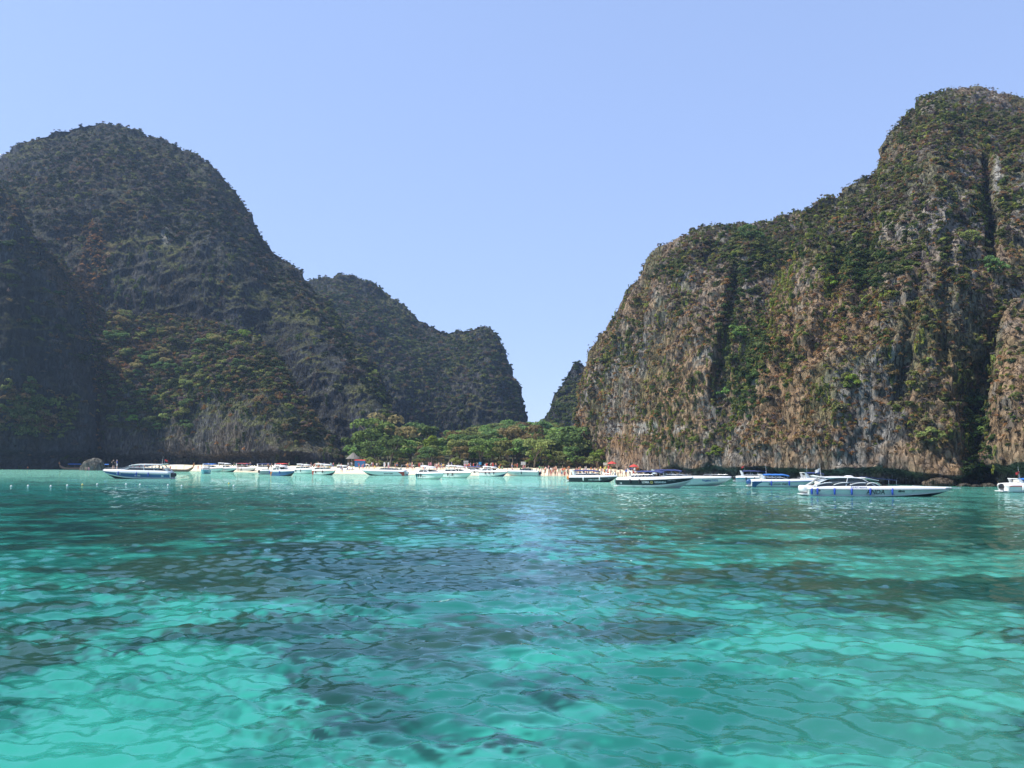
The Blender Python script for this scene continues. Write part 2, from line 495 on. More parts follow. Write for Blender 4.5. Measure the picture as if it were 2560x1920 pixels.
Hm = mountain('cliff', [(2466, 1190), (2472, 1155), (2484, 1095), (2488, 1000), (2493, 928), (2501, 846), (2518, 781), (2560, 735), (2640, 690), (2900, 560)],
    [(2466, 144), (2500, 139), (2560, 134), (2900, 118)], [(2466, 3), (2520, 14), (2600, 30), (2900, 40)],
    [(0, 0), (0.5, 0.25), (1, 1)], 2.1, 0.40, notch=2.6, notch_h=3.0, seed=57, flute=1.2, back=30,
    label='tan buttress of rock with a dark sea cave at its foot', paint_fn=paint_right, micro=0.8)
# ------------------------------------------------------------------ water
def water_waves(x, y, spacing):
    """height and slopes of a wind-rippled surface"""
    r = np.random.default_rng(5)
    h = np.zeros_like(x); sx = np.zeros_like(x); sy = np.zeros_like(x)
    # gusts: the chop is stronger in places
    gust = 0.75 + 0.5 * vnoise(x / 14, y / 22, x * 0, 71) + 0.25 * vnoise(x / 4, y / 6, x * 0, 73)
    wx = x + 0.35 * (vnoise(x / 2.3, y / 2.3, x * 0, 75) - 0.5) * 2
    wy = y + 0.35 * (vnoise(x / 2.1, y / 2.1, x * 0 + 5, 77) - 0.5) * 2
    n = 96
    for k in range(n):
        lam = 0.17 * (1.9 / 0.17) ** ((k + r.random()) / n)
        ang = R(-100) + r.normal(0, R(40))
        kk = 2 * math.pi / lam
        slope = 0.0255 * np.interp(lam, [0.17, 0.33, 0.60, 1.0, 1.9], [1.05, 1.25, 1.10, 0.60, 0.34])
        a = slope / kk * 1.41
        kx, ky = kk * math.cos(ang), kk * math.sin(ang)
        damp = smooth(1.5, 3.2, lam / spacing)
        ph = kx * wx + ky * wy + r.random() * 6.283
        c, s_ = np.cos(ph), np.sin(ph)
        g = damp * gust
        h += a * g * c
        sx -= a * kx * g * s_; sy -= a * ky * g * s_
    return h, sx, sy

def reef_mask(x, y, px, py):
    """0 sand .. 1 dark reef on the bottom"""
    n = fbm(x / 9.0 + 3.3, y / 7.5, x * 0 + 2.2, 4, 501, 0.55)
    n2 = fbm(x / 2.6, y / 2.2, x * 0 + 9.2, 3, 503)
    m = 0.24 * n + 0.34 * n2 + 0.20 * fbm(x / 0.8, y / 0.7, x * 0, 2, 505)
    b = np.full_like(x, 0.06)
    # broad reef heads and sand pockets as they lie in front of the boat
    for (cx, cy_, rx, ry, w) in [
        (700, 1420, 800, 75, 0.32), (300, 1330, 420, 50, 0.30), (1050, 1560, 420, 70, 0.10), (1150, 1850, 200, 40, 0.08), (1480, 1700, 260, 120, 0.06),
        (2000, 1290, 520, 40, 0.30), (2350, 1340, 380, 50, 0.28), (1950, 1440, 420, 45, 0.32), (1750, 1520, 260, 50, 0.30), (2450, 1480, 250, 45, 0.30),
        (700, 1830, 330, 60, 0.10), (60, 1660, 150, 50, 0.20),
        (1180, 1740, 420, 150, -0.13), (1300, 1600, 300, 60, -0.12), (420, 1690, 460, 130, -0.34), (100, 1840, 220, 80, -0.14), (2000, 1760, 560, 170, -0.42), (1250, 1900, 380, 60, -0.25),
        (2300, 1420, 260, 30, -0.40), (1900, 1385, 240, 22, -0.42), (2050, 1335, 200, 14, -0.35), (850, 1320, 240, 16, -0.42), (1250, 1345, 200, 10, -0.30),
        (2200, 1700, 300, 70, -0.2), (1500, 1800, 240, 80, -0.15), (1560, 1250, 120, 16, -0.4), (1700, 1280, 180, 12, -0.3),
        (600, 1290, 300, 14, -0.2), (1000, 1250, 240, 16, -0.15), (2450, 1560, 220, 36, -0.25)]:
        b = b + w * blob(px, py, cx, cy_, rx, ry, 0.8)
    return m + b

def make_water():
    fr = np.linspace(R(-43), R(43), 700)
    bk = np.linspace(R(43), R(317), 90)[1:-1]
    az = np.concatenate([fr, bk, [R(317)]])
    rad = [2.0]
    while rad[-1] < 560:
        rad.append(rad[-1] * 1.0064 + 0.010)
    while rad[-1] < 800:
        rad.append(rad[-1] * 1.35)
    rad = np.array(rad)
    AZ, RR = np.meshgrid(az, rad)
    x, y = RR * np.sin(AZ), RR * np.cos(AZ)
    spacing = np.maximum(RR * 0.0064 + 0.010, RR * np.where(np.abs(AZ) < R(43.1), 0.002, 0.06))
    h, sx, sy = water_waves(x, y, spacing)
    h[-3:] = 0
    P = np.stack([x, y, h], -1)
    me = grid_mesh('water', P)
    # the bottom as it shows through the ripples: look-up shifted by the wave slope
    X, Y = x.ravel() + sx.ravel() * 1.3, y.ravel() + sy.ravel() * 1.3
    Yc = np.maximum(Y, 2.0)
    px, py = to_px(X, Yc, np.zeros_like(X))
    py = np.where(Y < 2.0, 4000, py)
    m = reef_mask(X, Y, px, py)
    reef = smooth(0.02, 0.26, m)
    d = np.sqrt(X ** 2 + Y ** 2)
    # distance to the beach: shallow pale sand
    sh = np.interp(np.arctan2(X, Yc), np.arctan((np.array([0, 480, 700, 1000, 1300, 1600, 1900, 2300, 2560]) - CX) / F_PX),
                   [284, 277, 253, 229, 222, 235, 172, 145, 134])
    off = sh - Yc
    shallow = 1 - smooth(65, 205, off + 22 * fbm(X / 40, Y / 30, X * 0, 3, 507))
    side = smooth(1550, 1750, px)
    shallow = shallow * (1 - 0.75 * side)
    reef = reef * (1 - 0.80 * shallow)
    n3 = fbm(X / 1.3, Y / 1.1, X * 0 + 4, 3, 509)
    sand = np.tile(np.array((0.011, 0.125, 0.100)), (len(X), 1))
    sand = mixc(sand, (0.034, 0.315, 0.240), smooth(-0.35, 0.55, n3 + 0.5 * fbm(X / 6, Y / 6, X * 0, 2, 511)) * 0.66)
    deep = smooth(14, 70, d) * (1 - shallow)
    sand = mixc(sand, (0.013, 0.140, 0.115), deep * 0.7)
    sand = mixc(sand, (0.20, 0.48, 0.365), shallow)
    rf = np.tile(np.array((0.007, 0.046, 0.040)), (len(X), 1))
    rf = mixc(rf, (0.020, 0.062, 0.040), smooth(-0.2, 0.5, fbm(X / 3, Y / 3, X * 0, 3, 513)) * 0.8)
    rf = mixc(rf, (0.026, 0.100, 0.085), smooth(30, 110, d) * 0.75)
    c = sand * (1 - reef[:, None]) + rf * reef[:, None]
    add_color(me, 'col', c)
    fa = me.attributes.new('chop', 'FLOAT', 'POINT')      # ripples too small for the far mesh
    fa.data.foreach_set('value', (0.12 + 1.9 * smooth(25, 140, RR.ravel())).astype(np.float32))
    m_, nt, out = new_mat('sea_water')
    N, L = nt.nodes, nt.links
    at = N.new('ShaderNodeAttribute'); at.attribute_name = 'col'
    geo = N.new('ShaderNodeNewGeometry')
    dif = N.new('ShaderNodeBsdfDiffuse')
    up = N.new('ShaderNodeCombineXYZ'); up.inputs[2].default_value = 1.0
    L.new(at.outputs['Color'], dif.inputs['Color']); L.new(up.outputs[0], dif.inputs['Normal'])
    mp = N.new('ShaderNodeMapping'); mp.inputs['Scale'].default_value = (0.75, 1.25, 1)
    L.new(geo.outputs['Position'], mp.inputs['Vector'])
    def nz(scale, det, strength, dist, prev=None):
        n = N.new('ShaderNodeTexNoise'); n.inputs['Scale'].default_value = scale
        n.inputs['Detail'].default_value = det; n.inputs['Roughness'].default_value = 0.5
        L.new(mp.outputs[0], n.inputs['Vector'])
        b = N.new('ShaderNodeBump'); b.inputs['Strength'].default_value = strength; b.inputs['Distance'].default_value = dist
        L.new(n.outputs['Fac'], b.inputs['Height'])
        if prev: L.new(prev.outputs[0], b.inputs['Normal'])
        return b
    ch = N.new('ShaderNodeAttribute'); ch.attribute_name = 'chop'
    b1 = nz(1.1, 3, 0.6, 0.14)
    L.new(ch.outputs['Fac'], b1.inputs['Strength'])
    b2 = nz(7.0, 3, 0.40, 0.022, b1)
    gl = N.new('ShaderNodeBsdfGlossy'); gl.inputs['Roughness'].default_value = 0.02
    gl.inputs['Color'].default_value = (0.78, 0.95, 0.97, 1)
    L.new(b2.outputs[0], gl.inputs['Normal'])
    fr_ = N.new('ShaderNodeFresnel'); fr_.inputs['IOR'].default_value = 1.33
    L.new(b2.outputs[0], fr_.inputs['Normal'])
    mx = N.new('ShaderNodeMixShader')
    L.new(fr_.outputs[0], mx.inputs[0]); L.new(dif.outputs[0], mx.inputs[1]); L.new(gl.outputs[0], mx.inputs[2])
    L.new(mx.outputs[0], out.inputs[0])
    me.materials.append(m_)
    link('water', me, None, None, 'structure', 'clear rippled turquoise bay water over sand and dark reef', 'water')
make_water()

# ------------------------------------------------------------------ beach and the ground behind it
SHORE = [(250, 306), (480, 279), (700, 254), (1000, 231), (1300, 224), (1500, 228), (1640, 226), (1720, 215)]
f_shore = px_curve(SHORE)
def shore_y(px):
    t, _ = slopes(px, HORIZON)
    return float(f_shore(t))
def ground_z(off, t=None):
    """height of the sand and the wooded slope at a distance behind the waterline"""
    return np.interp(off, [-12, 0, 8, 18, 30, 60, 120, 200, 260], [-0.9, 0.0, 0.55, 1.5, 1.9, 3.2, 7.5, 15.0, 17.0])
def make_beach():
    t0, t1 = slopes(270, HORIZON)[0], slopes(1700, HORIZON)[0]
    t = np.linspace(t0, t1, 260)
    off = np.concatenate([np.linspace(-12, 36, 70), np.linspace(38, 260, 50)])
    Yb = f_shore(t)
    Y = Yb[None, :] + off[:, None]
    X = t[None, :] * Y
    Z = ground_z(off)[:, None] + 0.16 * fbm(X / 5, Y / 5, X * 0, 3, 601) * smooth(0, 8, off)[:, None] \
        + 1.2 * fbm(X / 25, Y / 25, X * 0, 3, 603) * smooth(34, 70, off)[:, None]
    edge = smooth(0, 0.05, (t - t0) / (t1 - t0)) * smooth(0, 0.03, (t1 - t) / (t1 - t0))
    Z = Z * edge[None, :] - 0.6 * (1 - edge[None, :])
    me = grid_mesh('beach', np.stack([X, Y, Z], -1))
    x, y, z = X.ravel(), Y.ravel(), Z.ravel()
    c = np.tile(np.array((0.74, 0.64, 0.47)), (len(x), 1))
    c = mixc(c, (0.50, 0.42, 0.30), (1 - smooth(0.05, 0.35, z)) * 0.8)
    o2 = np.repeat(off, len(t))
    c = mixc(c, (0.055, 0.060, 0.030), smooth(24, 32, o2 + 4 * fbm(x / 6, y / 6, x * 0, 2, 605)))
    add_color(me, 'col', c)
    m_, nt, out = new_mat('sand')
    N, L = nt.nodes, nt.links
    at = N.new('ShaderNodeAttribute'); at.attribute_name = 'col'
    n = N.new('ShaderNodeTexNoise'); n.inputs['Scale'].default_value = 0.8; n.inputs['Detail'].default_value = 6
    geo = N.new('ShaderNodeNewGeometry'); L.new(geo.outputs['Position'], n.inputs['Vector'])
    mr = N.new('ShaderNodeMapRange'); mr.inputs['To Min'].default_value = 0.8; mr.inputs['To Max'].default_value = 1.15
    L.new(n.outputs['Fac'], mr.inputs['Value'])
    sc = N.new('ShaderNodeVectorMath'); sc.operation = 'SCALE'
    L.new(at.outputs['Color'], sc.inputs[0]); L.new(mr.outputs[0], sc.inputs['Scale'])
    b = N.new('ShaderNodeBsdfPrincipled'); b.inputs['Roughness'].default_value = 0.95
    b.inputs['Specular IOR Level'].default_value = 0.1
    L.new(sc.outputs[0], b.inputs['Base Color'])
    bp = N.new('ShaderNodeBump'); bp.inputs['Distance'].default_value = 0.3; L.new(n.outputs['Fac'], bp.inputs['Height']); L.new(bp.outputs[0], b.inputs['Normal'])
    L.new(b.outputs[0], out.inputs[0])
    me.materials.append(m_)
    link('beach', me, None, None, 'structure', 'pale sand beach running below the green trees', 'beach')
make_beach()

# ------------------------------------------------------------------ haze
def make_haze():
    bm = bmesh.new()
    bmesh.ops.create_cube(bm, size=1.0)
    me = bpy.data.meshes.new('haze'); bm.to_mesh(me); bm.free()
    m_, nt, out = new_mat('haze_air')
    v = nt.nodes.new('ShaderNodeVolumePrincipled')
    v.inputs['Color'].default_value = (0.52, 0.73, 1.0, 1)
    v.inputs['Density'].default_value = HAZE_DENSITY
    v.inputs['Anisotropy'].default_value = 0.35
    nt.links.new(v.outputs[0], out.inputs['Volume'])
    m_.cycles.homogeneous_volume = True
    o = link('haze', me, m_, None, 'stuff', 'thin pale blue sea haze filling the bay', 'haze')
    lo, hi = Vector((-1150, -1150, -4)), Vector((1150, 1150, 210))
    o.location = (lo + hi) / 2
    o.scale = hi - lo
    return o
HAZE_DENSITY = 0.00019
make_haze()
# ------------------------------------------------------------------ foliage
def leaf_material(name, src='INSTANCER', color=(0.05, 0.08, 0.03), trans=0.42):
    m, nt, out = new_mat(name)
    N, L = nt.nodes, nt.links
    if src == 'INSTANCER':
        at = N.new('ShaderNodeAttribute'); at.attribute_type = 'INSTANCER'; at.attribute_name = 'tint'
        base = at.outputs['Color']
    else:
        rgb = N.new('ShaderNodeRGB'); rgb.outputs[0].default_value = (*color, 1)
        oi = N.new('ShaderNodeObjectInfo')
        hsv = N.new('ShaderNodeHueSaturation')
        a = N.new('ShaderNodeMapRange'); a.inputs['To Min'].default_value = 0.7; a.inputs['To Max'].default_value = 1.35
        L.new(oi.outputs['Random'], a.inputs['Value']); L.new(a.outputs[0], hsv.inputs['Value'])
        h = N.new('ShaderNodeMapRange'); h.inputs['To Min'].default_value = 0.485; h.inputs['To Max'].default_value = 0.52
        L.new(oi.outputs['Random'], h.inputs['Value']); L.new(h.outputs[0], hsv.inputs['Hue'])
        L.new(rgb.outputs[0], hsv.inputs['Color'])
        base = hsv.outputs[0]
    la = N.new('ShaderNodeAttribute'); la.attribute_name = 'leaf'
    sc = N.new('ShaderNodeVectorMath'); sc.operation = 'SCALE'
    L.new(base, sc.inputs[0]); L.new(la.outputs['Fac'], sc.inputs['Scale'])
    d = N.new('ShaderNodeBsdfDiffuse'); t = N.new('ShaderNodeBsdfTranslucent')
    L.new(sc.outputs[0], d.inputs[0]); L.new(sc.outputs[0], t.inputs[0])
    mx = N.new('ShaderNodeMixShader'); mx.inputs[0].default_value = trans
    L.new(d.outputs[0], mx.inputs[1]); L.new(t.outputs[0], mx.inputs[2])
    L.new(mx.outputs[0], out.inputs[0])
    return m

def quads_mesh(name, C, U, V, shade, mat):
    """centres and half-axes of leaf clumps -> mesh of quads with a slight fold"""
    n = len(C)
    k = np.cross(U, V); k /= np.linalg.norm(k, axis=1, keepdims=True) + 1e-9
    fold = 0.25 * np.linalg.norm(U, axis=1, keepdims=True) * k
    P = np.stack([C - U * 0.55 - V - fold * 0.2, C + U - V * 0.35 + fold, C + U * 0.45 + V * 1.05 - fold * 0.5, C - U * 0.95 + V * 0.45 + fold], 1).reshape(-1, 3)
    me = bpy.data.meshes.new(name)
    me.vertices.add(n * 4); me.vertices.foreach_set('co', P.reshape(-1).astype(np.float32))
    me.loops.add(n * 4); me.loops.foreach_set('vertex_index', np.arange(n * 4, dtype=np.int32))
    me.polygons.add(n)
    me.polygons.foreach_set('loop_start', np.arange(0, n * 4, 4, dtype=np.int32))
    me.polygons.foreach_set('loop_total', np.full(n, 4, dtype=np.int32))
    me.update(calc_edges=True)
    a = me.attributes.new('leaf', 'FLOAT', 'POINT')
    a.data.foreach_set('value', np.repeat(shade, 4).astype(np.float32))
    me.materials.append(mat)
    return me

def rand_axes(g, n, size, out_dir=None, lay=0.0):
    """random leaf half-axes, more or less perpendicular to out_dir"""
    N_ = g.normal(size=(n, 3))
    if out_dir is not None:
        N_ = N_ * 0.55 + out_dir * 0.9
    N_[:, 2] += lay
    N_ /= np.linalg.norm(N_, axis=1, keepdims=True)
    a = g.normal(size=(n, 3))
    U = np.cross(N_, a); U /= np.linalg.norm(U, axis=1, keepdims=True)
    V = np.cross(N_, U)
    s = size[:, None]
    return U * s, V * s * g.uniform(0.5, 0.95, (n, 1))

def lobes(g, k, spread, r0, r1, zlo, zhi):
    c = np.stack([g.uniform(-spread, spread, k), g.uniform(-spread, spread, k), g.uniform(zlo, zhi, k)], 1)
    return c, g.uniform(r0, r1, k)

def cloud_leaves(g, n, c, r, flat=0.75):
    """points on the outside of a union of lobes"""
    pts, dirs = [], []
    w = r ** 2 / (r ** 2).sum()
    while sum(len(p) for p in pts) < n:
        k = g.choice(len(c), n, p=w)
        d = g.normal(size=(n, 3)); d /= np.linalg.norm(d, axis=1, keepdims=True)
        d[:, 2] = np.where((d[:, 2] < -0.35), -d[:, 2], d[:, 2])
        rad = r[k] * (1 - np.abs(g.normal(0, 0.16, n)))
        p = c[k] + d * np.array([1, 1, flat]) * rad[:, None]
        inside = np.zeros(n, bool)
        for j in range(len(c)):
            q = (p - c[j]) / np.array([1, 1, flat])
            inside |= (np.linalg.norm(q, axis=1) < r[j] * 0.72) & (k != j)
        pts.append(p[~inside]); dirs.append(d[~inside])
    return np.concatenate(pts)[:n], np.concatenate(dirs)[:n]

BUSH_LEAF = leaf_material('scrub_leaf')
def bush_mesh(seed, n=150, size=0.17, spread=0.5, flat=0.75):
    g = np.random.default_rng(seed)
    c, r = lobes(g, g.integers(4, 8), spread, 0.38, 0.62, 0.05, 0.55)
    p, d = cloud_leaves(g, n, c, r, flat)
    U, V = rand_axes(g, n, g.uniform(0.6, 1.4, n) * size, d, 0.25)
    return quads_mesh('shrub', p, U, V, g.uniform(0.55, 1.45, n), BUSH_LEAF)
def tuft_mesh(seed, n=70):
    g = np.random.default_rng(seed)
    a = g.uniform(0, 6.283, n); e = g.uniform(0.1, 1.0, n)
    d = np.stack([np.cos(a), np.sin(a), 0.7 - 1.3 * e], 1)
    p = np.stack([np.cos(a) * e * 0.8, np.sin(a) * e * 0.8, 0.5 * (1 - e ** 2) + g.normal(0, 0.12, n)], 1)
    U = d / np.linalg.norm(d, axis=1, keepdims=True) * g.uniform(0.2, 0.38, (n, 1))
    V = np.cross(U, g.normal(size=(n, 3))); V /= np.linalg.norm(V, axis=1, keepdims=True); V *= g.uniform(0.05, 0.12, (n, 1))
    return quads_mesh('tuft', p, U, V, g.uniform(0.5, 1.5, n), BUSH_LEAF)
def vine_mesh(seed, n=130):
    g = np.random.default_rng(seed)
    z = -3.4 * g.random(n) ** 1.2
    w = 0.75 * (1 + z * 0.16)
    a = g.uniform(0, 6.283, n)
    p = np.stack([np.cos(a) * w * g.random(n) + 0.25 * np.sin(z * 2), np.sin(a) * w * 0.8, z + 0.5], 1)
    d = np.stack([np.cos(a), np.sin(a), np.full(n, 0.2)], 1)
    U, V = rand_axes(g, n, g.uniform(0.10, 0.24, n), d, 0.2)
    U[:, 2] *= 1.6; V[:, 2] *= 1.6
    return quads_mesh('vine', p, U, V, g.uniform(0.5, 1.45, n), BUSH_LEAF)
def bare_mesh(seed, n=110):
    """leafless grey scrub: thin twigs"""
    g = np.random.default_rng(seed)
    d = g.normal(size=(n, 3)); d[:, 2] = np.abs(d[:, 2]) + 0.1; d /= np.linalg.norm(d, axis=1, keepdims=True)
    p = d * g.uniform(0.25, 1.0, (n, 1)) * np.array([0.9, 0.9, 0.8])
    U = (d + 0.5 * g.normal(size=(n, 3))) * g.uniform(0.12, 0.26, (n, 1))
    V = np.cross(U, g.normal(size=(n, 3))); V /= np.linalg.norm(V, axis=1, keepdims=True); V *= g.uniform(0.025, 0.06, (n, 1))
    return quads_mesh('twigs', p, U, V, g.uniform(0.5, 1.4, n), BUSH_LEAF)

src_col = bpy.data.collections.new('scrub_sources')      # not linked to the scene
KINDS_SRC = {}
def src(kind, meshes):
    KINDS_SRC[kind] = []
    for me in meshes:
        KINDS_SRC[kind].append(len(src_col.objects))
        o = bpy.data.objects.new('s%02d_scrub' % len(src_col.objects), me)
        src_col.objects.link(o)
src('bush', [bush_mesh(s) for s in range(6)])
src('tuft', [tuft_mesh(40 + s) for s in range(3)])
src('vine', [vine_mesh(60 + s) for s in range(3)])
src('bare', [bare_mesh(80 + s) for s in range(3)])

def scrub_group():
    ng = bpy.data.node_groups.new('scatter_scrub', 'GeometryNodeTree')
    ng.interface.new_socket('Geometry', in_out='INPUT', socket_type='NodeSocketGeometry')
    ng.interface.new_socket('Geometry', in_out='OUTPUT', socket_type='NodeSocketGeometry')
    N, L = ng.nodes, ng.links
    gi, go = N.new('NodeGroupInput'), N.new('NodeGroupOutput')
    ci = N.new('GeometryNodeCollectionInfo'); ci.inputs['Collection'].default_value = src_col
    ci.inputs['Separate Children'].default_value = True; ci.inputs['Reset Children'].default_value = True
    ip = N.new('GeometryNodeInstanceOnPoints'); ip.inputs['Pick Instance'].default_value = True
    def attr(name, typ):
        a = N.new('GeometryNodeInputNamedAttribute'); a.data_type = typ; a.inputs['Name'].default_value = name
        return a.outputs['Attribute']
    L.new(gi.outputs[0], ip.inputs['Points']); L.new(ci.outputs[0], ip.inputs['Instance'])
    L.new(attr('pick', 'INT'), ip.inputs['Instance Index'])
    L.new(attr('turn', 'FLOAT_VECTOR'), ip.inputs['Rotation'])
    L.new(attr('size', 'FLOAT_VECTOR'), ip.inputs['Scale'])
    L.new(ip.outputs[0], go.inputs[0])
    return ng
SCRUB_NG = scrub_group()

def scrub_object(name, label, batches):
    """batches: list of (pos, pick, rot, size, rgb) arrays"""
    P = np.concatenate([b[0] for b in batches]); n = len(P)
    me = bpy.data.meshes.new(name)
    me.vertices.add(n); me.vertices.foreach_set('co', P.reshape(-1).astype(np.float32))
    def put(nm, typ, key, arr):
        a = me.attributes.new(nm, typ, 'POINT'); a.data.foreach_set(key, np.ascontiguousarray(arr).reshape(-1))
    put('pick', 'INT', 'value', np.concatenate([b[1] for b in batches]).astype(np.int32))
    put('turn', 'FLOAT_VECTOR', 'vector', np.concatenate([b[2] for b in batches]).astype(np.float32))
    put('size', 'FLOAT_VECTOR', 'vector', np.concatenate([b[3] for b in batches]).astype(np.float32))
    rgb = np.concatenate([b[4] for b in batches])
    put('tint', 'FLOAT_COLOR', 'color', np.concatenate([rgb, np.ones((n, 1))], 1).astype(np.float32))
    o = link(name, me, BUSH_LEAF, None, 'stuff', label, 'scrub')
    md = o.modifiers.new('scatter', 'NODES'); md.node_group = SCRUB_NG
    return o

def scatter(i, kind, n, weight, smin, smax, palette, tall=1.0, sink=0.15, seed=0):
    """plant n clumps of a kind over a cliff; weight is per vertex; palette is [(rgb, share)]"""
    g = np.random.default_rng(1000 + seed + i['seed'])
    w = np.clip(weight, 0, None) * i['A'] * i['front']
    w = w / w.sum()
    k = g.choice(len(w), n, p=w)
    P = i['P'][k] + g.normal(0, 0.35, (n, 3))
    s = smin * (smax / smin) ** (g.random(n) ** 1.5)
    s = s * (1 - 0.45 * smooth(0.84, 0.99, i['v'][k]))          # only low scrub on the crests
    P = P - i['N'][k] * (sink * s)[:, None]
    picks = np.array(KINDS_SRC[kind])[g.integers(0, len(KINDS_SRC[kind]), n)]
    rot = np.stack([g.normal(0, 0.18, n), g.normal(0, 0.18, n), g.uniform(0, 6.283, n)], 1)
    size = np.stack([s, s, s * tall * g.uniform(0.75, 1.2, n)], 1)
    cols = np.array([c for c, _ in palette]); pr = np.array([p for _, p in palette], float); pr /= pr.sum()
    # neighbours tend to share a colour
    cell = fbm(P[:, 0] / 10, P[:, 1] / 10, P[:, 2] / 8, 2, 777) * 0.45 + g.normal(0, 0.35, n)
    rk = np.argsort(np.argsort(cell)) / n
    ci = np.searchsorted(np.cumsum(pr), rk).clip(0, len(pr) - 1)
    rgb = cols[ci] * g.uniform(0.7, 1.35, (n, 1)) * g.uniform(0.92, 1.08, (n, 3))
    return P, picks, rot, size, rgb

G1, G2, G3, G4 = (0.056, 0.078, 0.033), (0.092, 0.122, 0.042), (0.150, 0.170, 0.056), (0.230, 0.250, 0.066)
GY, DRY, DRY2, TW = (0.21, 0.23, 0.05), (0.17, 0.115, 0.06), (0.30, 0.17, 0.075), (0.15, 0.12, 0.105)
OR1, OR2 = (0.36, 0.20, 0.085), (0.29, 0.14, 0.065)

def veg_left(i, up_bias=0.45, top=0.35):
    x, y, z = i['P'].T
    n = fbm(x / 22, y / 22, z / 22, 3, 801)
    return smooth(0.15, 0.6, i['N'][:, 2] * 1.1 + n * 0.35 + smooth(0.35, 0.8, i['v']) * top - 0.25 + up_bias * 0.2)

w = smooth(0.52, 0.74, A['v'] + 0.10 * fbm(A['P'][:, 0] / 30, A['P'][:, 1] / 30, A['P'][:, 2] / 20, 2, 803) - 0.12 * blob(A['px'], A['py'], 640, 800, 260, 260)) * (0.25 + 0.75 * veg_left(A)) + 0.035 * veg_left(A) + 0.004
w = w + 0.4 * blob(A['px'], A['py'], 100, 620, 120, 130) + 0.35 * blob(A['px'], A['py'], 860, 900, 60, 120)
scrub_object('scrub', 'dark scrub clinging to the huge rounded dome', [
    scatter(A, 'bush', 5600, w, 0.7, 2.1, [((0.030, 0.043, 0.026), 4), ((0.048, 0.064, 0.034), 4), (G3, 1), ((0.10, 0.085, 0.08), 2), ((0.12, 0.085, 0.05), 0.7)], 0.9, seed=1),
    scatter(A, 'bare', 2200, w + 0.03, 0.8, 2.0, [(TW, 3), (DRY, 1), ((0.11, 0.10, 0.09), 2)], 0.9, seed=2),
    scatter(A, 'bush', 260, sum(blob(A['px'], A['py'], a, b, 14, 26, 0.9) for a, b in ((815, 765), (845, 800), (875, 845), (905, 885), (935, 935), (955, 985), (965, 1030), (985, 1070))) + 1e-5, 0.8, 2.0, [(G3, 3), (G4, 2), (G2, 2)], 0.9, seed=8),  # lighter clumps down the right edge, sunlit rim painted by leaf colour
    scatter(A, 'vine', 350, 0.1 + smooth(0.2, 0.6, A['v']) * np.clip(1 - w, 0, 1), 1.0, 2.2, [(G1, 3), (G2, 2), (TW, 1)], 1.2, seed=3),
    scatter(A, 'tuft', 420, blob(A['px'], A['py'], 235, 640, 32, 110) + blob(A['px'], A['py'], 190, 735, 60, 50) + 0.003, 0.6, 1.3, [(OR1, 1), (DRY2, 2), (DRY, 3)], seed=4)])
w = veg_left(B, 0.2, 0.2)
edge = smooth(0.82, 0.97, B['v'])
scrub_object('scrub', 'sparse dry scrub on the shaded cliff wall beside the longtail boats', [
    scatter(B, 'bush', 420, w + 0.03, 0.9, 2.4, [(G1, 4), (G2, 2), (TW, 2), (DRY, 2)], 0.9, seed=1),
    scatter(B, 'bush', 260, blob(B['px'], B['py'], 100, 1040, 110, 60) + blob(B['px'], B['py'], 60, 1010, 50, 60) + 1e-4, 1.2, 2.8, [(G2, 2), (G3, 2), (DRY, 2)], 0.9, seed=5),
    scatter(B, 'tuft', 700, edge + 0.01, 0.7, 1.7, [(DRY2, 2), (DRY, 3), (TW, 2), (G4, 1)], seed=2),
    scatter(B, 'bare', 300, edge * 0.5 + 0.1, 0.9, 2.0, [(TW, 2), (DRY, 2)], seed=3)])
w = smooth(0.3, 0.5, C['v']) + veg_left(C) * 0.5
w *= 1 - 0.85 * smooth(0.0, 1.0, blob(C['px'], C['py'], 640, 1040, 150, 90)) - 0.6 * blob(C['px'], C['py'], 500, 1000, 60, 120)
w = np.clip(w, 0, 1) * (1 - smooth(1085, 1115, C['py']))
dryk = blob(C['px'], C['py'], 200, 770, 70, 120) + blob(C['px'], C['py'], 370, 890, 90, 45)
scrub_object('scrub', 'dense green and dry shrubs over the low knoll', [
    scatter(C, 'bush', 4600, w * (1 - 0.7 * np.clip(dryk, 0, 1)), 0.7, 2.1, [(G1, 3), ((0.085, 0.095, 0.045), 4), (G3, 3), (G4, 1), (DRY, 3), (TW, 2)], 0.9, seed=1),
    scatter(C, 'bare', 1200, w * 0.6 + np.clip(dryk, 0, 1), 0.9, 2.0, [(TW, 3), (DRY, 3), (DRY2, 1)], seed=2),
    scatter(C, 'vine', 350, smooth(0.15, 0.4, C['v']) * (1 - w * 0.6), 0.8, 1.7, [(G1, 2), (G2, 2), (DRY, 1)], seed=3),
    scatter(C, 'tuft', 500, np.clip(dryk, 0, 1) + 0.02, 0.7, 1.5, [(DRY2, 2), (DRY, 2), (OR1, 0.5)], seed=4)])
w = veg_left(Dm, 0.7, 0.45) + 0.12
scrub_object('scrub', 'close dark green scrub on the mountain with the flat knob', [
    scatter(Dm, 'bush', 5000, w, 0.8, 2.2, [((0.048, 0.070, 0.032), 4), ((0.078, 0.105, 0.042), 4), (G3, 2), ((0.10, 0.085, 0.08), 1)], 0.9, seed=1),
    scatter(Dm, 'bare', 1100, w, 1.1, 2.6, [(TW, 2), (DRY, 2)], 0.9, seed=2),
    scatter(Dm, 'vine', 400, w * 0 + 1, 1.0, 2.0, [(G1, 2), (G2, 2)], 1.2, seed=3)])
